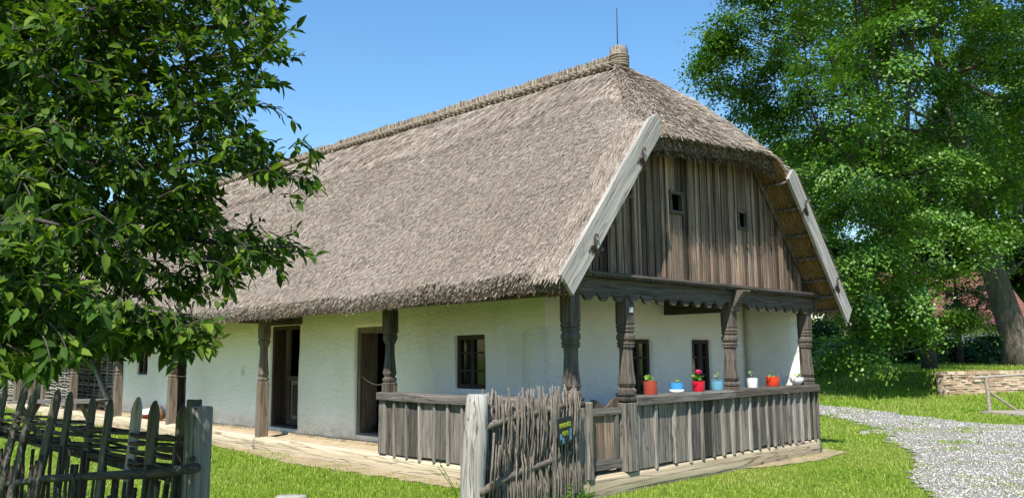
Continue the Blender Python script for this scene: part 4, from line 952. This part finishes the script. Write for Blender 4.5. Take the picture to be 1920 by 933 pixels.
for k in range(52):
    y = -.78+k*.105+r.uniform(-.05, .05); zt = r.uniform(.34, .66); ln = r.uniform(-.08, .3); sx = r.choice((-.05, -.085, .045)); rad = r.uniform(.010, .02)
    mb = MB(); mb.tube([pp(PX+sx, y+ln, -.3), pp(PX+sx+r.uniform(-.01, .01), y+ln*.4, zt*.45), pp(PX+sx, y, zt)], [rad*1.2, rad*1.1, rad*.9], 7); mb.build("stake", 'withy' if k % 3 else 'fence', pf, smooth=True)
for k in range(9):
    y = -.84+k*.035; mb = MB(); mb.tube([pp(PX-.05, y+r.uniform(-.08, .08), -.25), pp(PX-.06, y+r.uniform(-.03, .03), .25), pp(PX-.05+r.uniform(-.03, .03), y-r.uniform(0, .06), r.uniform(.5, .68))], [.018, .015, .012], 7); mb.build("stake", 'twig' if k % 2 else 'withy', pf, smooth=True)

# table in the yard, bowl and jug by the barn
tb = empty("yard_table", (-1.55, 12.4, gz(-1.55, 12.4)), "grey plank table on crossed legs standing in the yard before the wattle barn", "table")
tb.rotation_euler.z = math.radians(-45)
for k in range(4): MB().box((-.85, -.36+k*.182, .655), (.85, -.185+k*.182, .70), .003).build("plank", 'grey_x', tb)
for x in (-.6, .6):
    for s_ in (-1, 1):
        mb = MB(); mb.tube([(x+s_*.03, -s_*.36, -.02), (x+s_*.03, s_*.28, .65)], .045, 4); mb.build("leg", 'brown_v', tb)
mb = MB(); mb.box((-.62, -.03, .22), (.62, .03, .3)); mb.build("stretcher", 'grey_x', tb)
bw = empty("basin", (.32, 12.75, -.035), "red basin heaped with white cloth on the porch floor by the far post", "basin")
mb = MB(); mb.lathe([(.001, 0), (.26, 0), (.31, .1), (.315, .13), (.29, .13)], seg=22); mb.build("bowl", enamel("dark_red", (.2, .03, .025), None, .6), bw, smooth=True)
mb = MB(); mb.lathe([(.29, .11), (.27, .17), (.2, .215), (.1, .2), (.001, .23)], seg=16)
mb.v = [(x*(1+random.uniform(-.08, .08)), y*(1+random.uniform(-.08, .08)), z+random.uniform(-.02, .02)) for x, y, z in mb.v]; mb.build("cloth", simple("white_cloth", (.62, .6, .56), (.75, .73, .7), 20), bw)
jg = MB(); jg.lathe([(.001, 0), (.07, 0), (.11, .08), (.12, .15), (.08, .24), (.06, .28), (.07, .31), (.05, .31)], seg=18); tag(jg.build("jug", simple("brown_clay", (.16, .09, .06), (.25, .15, .1), 20), loc=(.33, 12.15, -.035), smooth=True), "brown clay jug next to the red basin", "jug")

# ------------------------------------------------------------------ right side: wall, bridge, far house
wl = empty("brick_wall", (21.75, 3.28, -.15), "low weathered brick retaining wall with a tile coping below the big tree", "wall")
A_ = np.array([21.75, 3.28]); B_ = np.array([29.2, -.5]); L_ = np.linalg.norm(B_-A_); wa = math.atan2(B_[1]-A_[1], B_[0]-A_[0]); wl.rotation_euler.z = wa
mb = MB(); cm = MB(); nC = 9; hC = .076
for c in range(nC):
    x = -.02+(c % 2)*-.13+random.uniform(-.02, .02)
    while x < L_:
        ln = random.uniform(.22, .29)
        if x > -.05 or c % 2: mb.box((max(x, 0)+.006, -.02+random.uniform(-.03, .02), c*hC+.006+random.uniform(-.006, .006)), (x+ln-.006, .2, (c+1)*hC-.005), .004)
        x += ln
mb.build("brick_course", 'brick', wl)
MB().box((.01, .0, -.3), (L_, .25, nC*hC)).build("mortar_core", 'mortar', wl)
x = -.03
while x < L_: cm.box((x, -.06+random.uniform(-.01, .01), nC*hC+.004), (x+.118, .28, nC*hC+.11+random.uniform(-.006, .006)), .005); x += .125
cm.build("coping", 'brick', wl)
# raised grass bank behind it
def bank_z(s_, t_): return .60+.10*smoothstep(.2, 8, t_)
us_ = np.linspace(-5.0, L_+3, 60); vs_ = np.linspace(.22, 13, 40); U, Vv = np.meshgrid(us_, vs_, indexing='ij')
bx = A_[0]+np.cos(wa)*U-np.sin(wa)*Vv; by = A_[1]+np.sin(wa)*U+np.cos(wa)*Vv
fall = smoothstep(-5.0, .35, U)*smoothstep(13, 9, Vv)*np.maximum(smoothstep(-.05, .25, U), smoothstep(.2, 5, Vv)); zb = ground_z(bx, by)*(1-fall)+(bank_z(U, Vv)+.012*vnoise(bx*2, by*2, 81))*fall-(.05*(1-fall))
idx = np.arange(U.size).reshape(U.shape); Fq = np.stack([idx[:-1, :-1], idx[1:, :-1], idx[1:, 1:], idx[:-1, 1:]], -1).reshape(-1, 4)
tag(np_mesh("grass_bank", np.stack([bx, by, zb], -1).reshape(-1, 3), Fq, 'lawn', smooth=True), kind='structure')
n = 16000; U = RNG.uniform(-4.5, L_, n); Vv = RNG.uniform(.27, 1, n)**2.2*9; Vv = .27+RNG.random(n)**2*8
bx = A_[0]+np.cos(wa)*U-np.sin(wa)*Vv; by = A_[1]+np.sin(wa)*U+np.cos(wa)*Vv; fall = smoothstep(-5.0, .35, U)*np.maximum(smoothstep(-.05, .25, U), smoothstep(.2, 5, Vv))
zb = ground_z(bx, by)*(1-fall)+bank_z(U, Vv)*fall; az = RNG.uniform(0, 6.28, n)
V, F = blades(np.stack([bx, by, zb-.01], -1), unit(np.stack([np.cos(az)*.4, np.sin(az)*.4, np.ones(n)], -1)), np.stack([np.cos(az), np.sin(az), 0*az], -1), RNG.uniform(.05, .16, n), np.full(n, .035), .15)
tag(np_mesh("bank_grass", V, F, 'grass'), kind='stuff')
# footbridge
fb = empty("footbridge", (15.95, .42, -.21), "small plank footbridge with a pole handrail beside the gravel path", "bridge"); fb.rotation_euler.z = math.radians(-28)
mb = MB()
for k in range(17): mb.box((-.2+k*.2, -1.25, .0), (-.015+k*.2, .05, .045), .008)
mb.build("deck", 'bridge', fb)
for x in (0.05, 1.75): 
    mb = MB(); mb.tube([(x, .0, -.3), (x-.02, .0, .45), (x-.05, .0, .86)], [.05, .048, .045], 8); mb.build("post", 'bridge', fb)
mb = MB(); mb.tube([(-.42, 0, .85), (.8, 0, .9), (3, 0, .98)], .035, 8); mb.build("handrail", 'bridge', fb)
mb = MB(); mb.tube([(.08, .03, .52), (.95, .03, .02)], .035, 8); mb.build("brace", 'bridge', fb)
for x in (1.3,):
    mb = MB(); mb.tube([(x, -1.22, -.1), (x, -1.22, .62)], .04, 8); mb.build("post", 'bridge', fb); mb = MB(); mb.tube([(x-.35, -1.22, .6), (x+1.6, -1.22, .66)], .03, 8); mb.build("handrail", 'bridge', fb)
# red roofed house behind the trees
fh = empty("cottage", (43, 9.1, .5), "white cottage with a red tiled roof half hidden behind the trees", "house"); fh.rotation_euler.z = math.radians(-45)
MB().box((-2.6, 0, -.8), (3.9, 6, 2.0)).build("wall", 'plaster', fh)
t = NT("red_tile", .9, .15); bk = t.n.new("ShaderNodeTexBrick"); t.link(t.mapped((1, 1, 1)), bk.inputs[0]); bk.inputs["Scale"].default_value = 3.2
bk.inputs["Color1"].default_value = (.14, .06, .05, 1); bk.inputs["Color2"].default_value = (.2, .10, .08, 1); bk.inputs["Mortar"].default_value = (.08, .03, .02, 1); t.color(bk.outputs[0])
mb = MB(); mb.prism([(-.6, 1.95), (3, 5.4), (6.6, 1.95), (6.6, 2.1), (3, 5.6), (-.6, 2.1)], 0, -3.0, 4.3); mb.build("roof", t.m, fh)
for x in (-1.6, 1.2):
    w_ = MB().box((x, -.03, .5), (x+.9, .02, 1.6)).build("window", 'door', fh); MB().box((x+.08, -.036, .58), (x+.82, -.031, 1.52)).build("pane", 'pane', w_)

# ------------------------------------------------------------------ trees
def leaves_cloud(centers, radii, per, size, asp=.62, outs=None, thick=.13, jitter=.3):
    """leaves gathered in thin drooping layers, each facing up and outwards"""
    Ps, Ds, Ns, Ls = [], [], [], []
    for i, (c, r_) in enumerate(zip(centers, radii)):
        n = int(per*(r_**2)); o = outs[i] if outs is not None else np.zeros(3)
        ax = unit(np.array([0, 0, .9])+o*.75+RNG.normal(0, .22, 3)); e1 = unit(np.cross(ax, RNG.normal(0, 1, 3))); e2 = np.cross(ax, e1)
        q = RNG.normal(0, .5, (n, 2))*np.array([1.0, .7])*r_; rr = (q**2).sum(1)
        P = c+q[:, :1]*e1+q[:, 1:]*e2+(RNG.normal(0, thick*r_, n)-.35*rr/r_)[:, None]*ax
        nm = unit(ax+RNG.normal(0, jitter, (n, 3))); D = unit(np.cross(nm, RNG.normal(0, 1, (n, 3)))+np.array([0, 0, -.3]))
        Ps.append(P); Ds.append(D); Ns.append(nm); Ls.append(RNG.uniform(.7, 1.25, n)*size)
    return rhomb(np.concatenate(Ps), np.concatenate(Ds), np.concatenate(Ns), np.concatenate(Ls), asp)
def limb(mb, p0, p1, r0, r1, bend=.12, n=6, seg=7):
    p0, p1 = np.array(p0, float), np.array(p1, float); L = np.linalg.norm(p1-p0); o = RNG.normal(0, bend*L*.5, 3)
    pts = [p0+(p1-p0)*t_+o*math.sin(math.pi*t_)*.6+RNG.normal(0, .015*L, 3)*(0 < t_ < 1) for t_ in np.linspace(0, 1, n)]
    mb.tube([tuple(p) for p in pts], list(np.linspace(r0, r1, n)), seg)
def tree(name, label, cat, base, trunk, r0, blobs, leaf, per, size, bark='bark', group=None, inner=None, nlimb=1.0, spray=.55, dens=7.5):
    """trunk: points above base; blobs: (x,y,z,R) crown masses in world space"""
    base = np.array(base, float); t_ = empty(name, tuple(base), label, cat, group); mb = MB()
    tp = [np.array(p)-base for p in trunk]; rad = list(r0*np.interp(np.linspace(0, 1, len(tp)), [0, .35, .6, 1], [1, .7, .42, .22])); rad[0] *= 1.5
    mb.tube([tuple(p) for p in tp], rad, 14)
    cs, rs, os_ = [], [], []
    for (x, y, z, R) in blobs:
        c0 = np.array([x, y, z])-base; src = min(tp[1:], key=lambda p: np.linalg.norm(p-c0)+max(0, p[2]-c0[2])*2) if len(tp) > 1 else tp[0]
        limb(mb, src, c0, max(.03, R*.045), .02, .15)
        m_ = max(6, int(dens*R*R))
        v = RNG.normal(0, 1, (m_, 3)); v = unit(v)*(RNG.random((m_, 1))**.45)*R*np.array([1, 1, .85])
        for q in v[:int(len(v)*.35*nlimb)]: limb(mb, c0, c0+q*.95, .03, .008, .15, 4, 5)
        cs.append(c0+v); rs.append(RNG.uniform(.7, 1.25, m_)*spray); os_.append(v/R)
    mb.build("trunk", bark, t_, smooth=True)
    V, F = leaves_cloud(np.concatenate(cs), np.concatenate(rs), per, size, outs=np.concatenate(os_)); np_mesh("crown", V, F, leaf, t_)
    return t_
def blob(px, py, d, R): p = at(px, py, d); return (p[0], p[1], p[2], R)
g2 = "trees and bushes behind the house"
# the great linden with the thick leaning trunk
tree("linden_tree", "huge linden with a thick pale leaning trunk at the end of the brick wall", "tree", (31.7, 3.3, .55),
     [(31.75, 3.3, .45), (31.45, 3.45, 1.6), (30.75, 3.75, 3.8), (29.5, 3.95, 6.1), (28.6, 4.1, 9.7), (28.3, 4.5, 12.3), (27.8, 4.6, 15.5), (27.5, 4.8, 18)], .62,
     [blob(*b) for b in ((1380, 60, 34, 1.5), (1450, 0, 35, 2.2), (1430, 130, 33, 1.6), (1400, 185, 34, 1.0), (1360, 100, 34, 1.0), (1520, 60, 34, 2.3), (1500, 180, 33, 2.0), (1600, 20, 36, 2.6), (1650, 110, 35, 2.2), (1700, -60, 33, 2.6),
      (1620, 230, 29, 1.7), (1690, 190, 29, 1.6), (1560, 280, 30, 1.8), (1480, 270, 32, 1.6), (1850, -20, 34, 2.6), (1930, 60, 33, 2.6), (1900, 180, 35, 2.0), (1960, 300, 34, 2.4), (1880, 330, 31, 1.3), (1830, 120, 37, 2.2),
      (1500, -120, 36, 3), (1350, -20, 36, 1.4), (1750, -160, 34, 3), (1950, -120, 34, 3), (1840, 250, 37, 2), (1960, 450, 33, 1.8),
       (1830, 330, 29.5, 1.1), (1790, 250, 29.5, 1.2), (1860, 410, 30, 1.0), (1760, 180, 30, 1.0), (1780, 390, 30, 1.1), (1720, 60, 30.5, 1.2), (1560, 150, 31, 1.7), (1610, 90, 31, 1.5), (1670, 20, 31, 1.6), (1840, 60, 31, 1.6), (1420, -60, 34, 2),
       (1420, -150, 29, 1.9), (1540, -190, 28, 2.0), (1480, -60, 30, 1.5), (1640, -130, 27.5, 2.0), (1760, -210, 27.5, 2.2), (1960, -200, 28, 2.2), (1600, -30, 28.5, 1.2), (1760, -20, 29, 1.4), (1940, 60, 29, 1.5), (1920, 200, 30, 1.2), (1650, -330, 26, 2.2), (1800, -300, 26, 2.4), (1550, -260, 27, 2.0), (1720, -420, 24, 2.2), (1900, -380, 25, 2.4), (1345, 60, 33.5, .7), (1330, 110, 33.5, .6), (1345, 165, 33.5, .7), (1450, 210, 33, 1.0))],  # masses above the view are added to shade the foliage below
     'leaf_far', 330, .15, group=g2, spray=.95, dens=3.4)
tree("maple_tree", "leafy tree with low drooping branches between the house gable and the brick wall", "tree", tuple(at(1742, 700, 31)-np.array([0, 0, .35])),
     [tuple(at(1742, 712, 28.5)), tuple(at(1744, 640, 28.5)), tuple(at(1735, 540, 28.5)), tuple(at(1690, 430, 27)), tuple(at(1660, 330, 27))], .22,
     [blob(*b) for b in ((1600, -60, 24, 1.7), (1700, -100, 24, 1.9), (1540, -180, 23, 1.9), (1660, -230, 23, 2.1), (1790, -60, 24.5, 1.7), (1500, 20, 25, 1.3), (1690, 575, 26, .8), (1815, 600, 28, .6), (1790, 600, 28, .5), (1640, 215, 22.5, 1.2), (1560, 120, 22, 1.1), (1700, 80, 21.5, 1.2), (1640, 400, 24.8, 1.77), (1560, 400, 25.8, 1.49), (1600, 510, 24.8, 1.58), (1700, 500, 24.8, 1.49), (1540, 500, 26.8, 1.41), (1580, 590, 25.3, 1.21), (1660, 590, 25.3, 1.12), (1620, 650, 25.3, 0.75), (1770, 420, 25.8, 1.21), (1740, 330, 25.8, 1.40),  # first masses sit above the view, added to shade the ground behind
      (1510, 400, 27.8, 1.22), (1780, 520, 26.3, 0.84), (1680, 270, 25.8, 1.21), (1840, 470, 26.8, 0.84), (1720, 610, 25.8, 0.56), (1500, 330, 27.8, 1.13), (1560, 650, 26.8, 0.84), (1650, 480, 24.3, 1.11), (1730, 440, 24.8, 1.02), (1600, 330, 25.3, 1.21), (1800, 300, 26.8, 0.94))], 'leaf_far', 400, .12, 'bark_dark', group=g2, spray=.75, dens=5)
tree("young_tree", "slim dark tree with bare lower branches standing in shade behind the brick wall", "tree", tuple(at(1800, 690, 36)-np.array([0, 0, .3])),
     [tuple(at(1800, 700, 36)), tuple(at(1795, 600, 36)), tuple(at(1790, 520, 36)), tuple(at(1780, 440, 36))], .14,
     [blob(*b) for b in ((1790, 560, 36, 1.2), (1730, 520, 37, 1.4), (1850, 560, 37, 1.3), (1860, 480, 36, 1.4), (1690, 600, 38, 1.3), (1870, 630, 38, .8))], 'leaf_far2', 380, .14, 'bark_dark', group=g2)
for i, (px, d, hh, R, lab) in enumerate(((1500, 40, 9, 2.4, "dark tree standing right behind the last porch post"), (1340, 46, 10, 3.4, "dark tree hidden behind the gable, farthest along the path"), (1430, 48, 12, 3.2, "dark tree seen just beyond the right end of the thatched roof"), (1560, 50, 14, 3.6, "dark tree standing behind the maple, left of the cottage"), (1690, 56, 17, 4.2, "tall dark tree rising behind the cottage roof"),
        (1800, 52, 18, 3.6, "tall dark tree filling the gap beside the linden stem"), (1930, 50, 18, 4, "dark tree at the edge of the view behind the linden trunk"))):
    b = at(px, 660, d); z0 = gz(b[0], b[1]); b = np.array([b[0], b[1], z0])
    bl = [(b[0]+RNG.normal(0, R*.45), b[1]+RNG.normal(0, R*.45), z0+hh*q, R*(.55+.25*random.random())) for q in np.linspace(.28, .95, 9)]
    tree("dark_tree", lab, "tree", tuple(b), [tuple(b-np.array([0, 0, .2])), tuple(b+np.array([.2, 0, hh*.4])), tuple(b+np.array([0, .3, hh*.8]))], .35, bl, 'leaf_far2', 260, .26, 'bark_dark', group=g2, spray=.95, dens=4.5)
def bush(label, c, R, n, leaf, size, per, group=g2, name="bush"):
    c = np.array(c, float); t_ = empty(name, (c[0], c[1], gz(c[0], c[1])), label, "bush", group); base = np.array([c[0], c[1], gz(c[0], c[1])])
    v = unit(RNG.normal(0, 1, (n, 3))); v[:, 2] = np.abs(v[:, 2])*1.1-.1; v = v*(.55+.45*RNG.random((n, 1)))*np.array(R); mb = MB()
    for q in v[::3]: limb(mb, (0, 0, 0), q*.95, .03, .006, .1, 4, 5)
    mb.build("stem", 'bark_dark', t_); V, F = leaves_cloud(v, np.full(n, .36), per, size, outs=v/np.array(R), thick=.25, jitter=.4); np_mesh("foliage", V, F, leaf, t_)
bush("sunny yellow-green bush beside the gravel path at the end of the house", at(1560, 690, 31), (1.5, 1.5, 1.7), 230, 'leaf_bush', .09, 480)
bush("round bright bush just behind the last porch post", at(1510, 690, 30), (1.0, 1.3, 1.9), 170, 'leaf_bush', .09, 480)
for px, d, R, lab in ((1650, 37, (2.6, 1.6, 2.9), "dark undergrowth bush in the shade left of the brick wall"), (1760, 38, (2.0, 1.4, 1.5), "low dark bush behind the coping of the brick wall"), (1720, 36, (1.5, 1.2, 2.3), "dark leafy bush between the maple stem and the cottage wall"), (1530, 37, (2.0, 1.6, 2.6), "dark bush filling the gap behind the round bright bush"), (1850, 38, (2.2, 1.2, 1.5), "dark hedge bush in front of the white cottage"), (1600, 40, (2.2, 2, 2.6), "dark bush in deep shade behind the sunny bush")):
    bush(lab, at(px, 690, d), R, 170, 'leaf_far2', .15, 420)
# trees beyond the far end of the house
for i, (px, d, hh, R, lf, lab) in enumerate(((425, 52, 16.5, 2.6, 'leaf_pale', "pale green tree rising just above the far end of the roof ridge"), (250, 50, 14, 3.4, 'leaf_bush', "light green tree beyond the barn end of the house"),
        (60, 44, 12, 3.6, 'leaf_bush', "bushy light tree seen through the fruit tree at the edge of the view"), (-80, 40, 13, 4, 'leaf_far', "broad tree beyond the yard past the picket fence"))):
    b = at(px, 660, d); z0 = gz(b[0], b[1]); b = np.array([b[0], b[1], z0])
    bl = [(b[0]+RNG.normal(0, R*.5), b[1]+RNG.normal(0, R*.5), z0+hh*q, R*(.5+.25*random.random())) for q in np.linspace(.2, .93, 9)]
    tree("broadleaf_tree", lab, "tree", tuple(b), [tuple(b-np.array([0, 0, .2])), tuple(b+np.array([.2, 0, hh*.4])), tuple(b+np.array([0, .3, hh*.8]))], .3, bl, lf, 150, .2, 'bark_dark', group="trees beyond the far end of the house", spray=.75, dens=5)

# the fruit tree whose branches hang into the view
FT0 = np.array([-5.98, 1.28, -.22]); ft = empty("fruit_tree", tuple(FT0), "dark green fruit tree whose leafy branches hang over the picket fence", "tree"); mb = MB()
T1 = at(-130, 470, 5.6); T2 = at(-60, 250, 5.3); T3 = at(40, 60, 5.2)
mb.tube([tuple(p-FT0) for p in (FT0-np.array([0, 0, .2]), FT0+(T1-FT0)*.45+np.array([.05, .1, 0]), T1, T2, T3, T3+np.array([-.2, -.2, .7]))], [.17, .14, .12, .09, .06, .03], 12)
# (start, via, tip, density) in photo pixels + depth: limbs and the shoots they carry
SH = [((-60, 300, 5.3), (180, 210, 5.0), (430, 235, 4.8), 1), ((-60, 300, 5.3), (150, 130, 4.9), (470, 120, 4.6), 1), ((40, 60, 5.2), (260, 60, 4.7), (540, 40, 4.4), 1), ((40, 60, 5.2), (230, -20, 4.6), (480, -10, 4.4), 1),
      ((-60, 300, 5.3), (250, 300, 4.8), (560, 330, 4.5), 1), ((-130, 470, 5.6), (180, 420, 4.9), (560, 470, 4.4), 1), ((-130, 470, 5.6), (200, 370, 5.0), (400, 440, 4.6), 1), ((-130, 470, 5.6), (120, 560, 4.4), (390, 610, 4.0), 1),
      ((-130, 470, 5.6), (60, 480, 4.2), (180, 590, 3.7), 1), ((-130, 470, 5.6), (0, 400, 3.6), (110, 420, 3.2), 1), ((-60, 300, 5.3), (60, 200, 4.4), (200, 160, 3.9), 1), ((40, 60, 5.2), (120, 20, 4.6), (230, 60, 4.1), 1),
      ((-130, 470, 5.6), (20, 620, 4.2), (80, 660, 3.9), 1), ((-130, 470, 5.6), (0, 520, 3.7), (60, 560, 3.3), 1)]
def bez(a, b, c, t_): return a*(1-t_)**2+2*b*t_*(1-t_)+c*t_**2
for s0, v0, e0, _ in SH:
    a, b, c = at(*s0)-FT0, at(*v0)-FT0, at(*e0)-FT0; mb.tube([tuple(bez(a, b, c, q)+RNG.normal(0, .012, 3)) for q in np.linspace(0, 1, 12)], list(np.linspace(.036, .006, 12)), 7)
mb.build("trunk", 'bark_dark', ft, smooth=True)
# twig ends: (px, py, depth, length m, direction in picture: right, up)
TW = []
def spread(poly_pts, n, d0, d1):
    xs0 = [p[0] for p in poly_pts]; ys0 = [p[1] for p in poly_pts]; k = 0
    while k < n:
        x = random.uniform(min(xs0), max(xs0)); y = random.uniform(min(ys0), max(ys0))
        if in_poly(np.array([x]), np.array([y]), poly_pts)[0]: TW.append((x, y, random.uniform(d0, d1))); k += 1
MAIN = [(-150, -120), (420, -120), (505, -20), (520, 60), (520, 130), (480, 165), (450, 215), (520, 290), (555, 335), (510, 345), (430, 310), (380, 350), (400, 420), (520, 440), (545, 480), (470, 490), (400, 500), (330, 480), (280, 470), (150, 500), (-150, 500)]
LOWL = [(-150, 430), (60, 400), (110, 440), (130, 520), (190, 560), (215, 640), (120, 660), (80, 690), (0, 690), (-150, 700)]
MIDL = [(130, 560), (250, 575), (330, 590), (370, 620), (330, 640), (240, 625), (190, 640), (130, 620)]
spread(MAIN, 2300, 4.0, 5.8); spread(LOWL, 900, 3.1, 4.8); spread(MIDL, 110, 3.7, 4.2)
spread([(250, 300), (400, 330), (420, 470), (300, 470)], 40, 4.2, 5.0); spread([(120, 480), (410, 480), (470, 515), (390, 545), (260, 555), (120, 560)], 85, 4.0, 4.9); spread([(200, 610), (390, 600), (400, 650), (300, 665), (210, 670)], 30, 3.8, 4.3)
for p in ((520, 20, 4.4), (535, 10, 4.4), (545, 60, 4.5), (540, 110, 4.5), (510, 150, 4.6), (500, 200, 4.6), (530, 215, 4.5), (560, 270, 4.4), (585, 285, 4.4), (580, 310, 4.4), (575, 345, 4.4), (545, 370, 4.4), (590, 360, 4.3), (570, 330, 4.4),
          (555, 460, 4.4), (570, 478, 4.4), (520, 500, 4.4), (540, 440, 4.5), (470, 510, 4.5), (470, 430, 4.5), (400, 560, 4.2), (385, 605, 4.0), (395, 640, 4.0), (350, 650, 4.0), (375, 625, 4.0), (300, 640, 4.0), (260, 650, 3.9)): TW.append(p)
ax_n = len(TW)
# leaf template: pointed oval, folded along the midrib, 3 stations
def leaf_mesh(P, D, N, L, asp=.46):
    Sd = unit(np.cross(D, N)); N = np.cross(Sd, D); l = L[:, None]; w_ = l*asp*.5
    st = []
    def q(t_, s_, dn): return P+D*l*t_+Sd*w_*s_+N*l*dn
    vs_ = [q(0, 0, 0), q(.3, .85, .07), q(.3, 0, 0.0), q(.3, -.85, .07), q(.62, .8, .03), q(.62, 0, -.03), q(.62, -.8, .03), q(1.0, 0, -.12)]
    V = np.stack(vs_, 1).reshape(-1, 3); fq = np.array([(0, 2, 1), (0, 3, 2), (1, 2, 5), (1, 5, 4), (2, 3, 6), (2, 6, 5), (4, 5, 7), (5, 6, 7)])
    return V, (fq[None]+np.arange(len(P))[:, None, None]*8).reshape(-1, 3)
LP, LD, LN, LL = [], [], [], []; tw = MB()
def twig(p, out, L, nl):
    out = out/np.linalg.norm(out); c = p+out*L; mid = p+out*L*.5+np.array([0, 0, .02])
    tw.tube([tuple(p), tuple(mid), tuple(c)], [.004, .003, .0015], 4)
    for k in range(nl):
        t_ = .15+.85*(k+1)/nl if k < nl-1 else 1.0; b = p+out*L*t_; a = k*2.4+random.uniform(-.5, .5); e1 = np.cross(out, [0, 0, 1.0]); e1 /= max(np.linalg.norm(e1), .1); e2 = np.cross(e1, out)
        dr = out*.75+(e1*math.cos(a)+e2*math.sin(a))*.8+np.array([0, 0, -.35])+RNG.normal(0, .15, 3); LP.append(b); LD.append(dr); LN.append(np.array([0, 0, 1.0])+RNG.normal(0, .45, 3)); LL.append(random.uniform(.045, .098))
cen = at(150, 300, 5.0)
for (x, y, d) in TW:
    p = at(x, y, d); o = (p-cen); o = o/np.linalg.norm(o)*.6+CR*.35+RNG.normal(0, .45, 3)+np.array([0, 0, -.05]); o /= np.linalg.norm(o); L = random.uniform(.10, .22); twig(p-FT0-o*L*.6, o, L, random.randint(6, 10))
# rest of the crown; mostly unseen twigs added towards the sun to shade the fence
for k in range(900):
    p = np.array([-4.53, random.uniform(-1.5, 4.5), random.uniform(-.1, 1.1)])+SUN*random.uniform(1.5, 2.7)+RNG.normal(0, .1, 3); rel = p-CAM; dd_ = rel@CF
    if dd_ > .2:
        u_ = 960+FPX*(rel@CR)/dd_; v_ = 466.5-FPX*(rel@CU)/dd_
        if -20 < u_ < 1960 and -40 < v_ < 980 and not (u_ < 430 and v_ < 500): continue
    if dd_ < 1.6: continue
    o = RNG.normal(0, 1, 3); o /= np.linalg.norm(o); twig(p-FT0, o, .16, 9)
for k in range(2400):
    x, y, d = random.choice(TW[:ax_n-27]); p = at(x, y, d)
    if x < 300 and y > 170: continue; q = random.uniform(.35, 2.2); p = p+SUN*q+RNG.normal(0, .12, 3)
    rel = p-CAM; dd_ = rel@CF
    if dd_ > .3:
        u_ = 960+FPX*(rel@CR)/dd_; v_ = 466.5-FPX*(rel@CU)/dd_
        if u_ > 300 and v_ > -60: continue
        if dd_ < 2.2 and -100 < u_ < 2000 and -60 < v_ < 1000: continue
    o = RNG.normal(0, 1, 3); o /= np.linalg.norm(o); twig(p-FT0, o, .18, 9)
V, F = leaf_mesh(np.array(LP), unit(np.array(LD)), unit(np.array(LN)), np.array(LL)); np_mesh("crown", V, F, 'leaf_near', ft, smooth=False)
tw.build("twigs", 'bark_dark', ft)
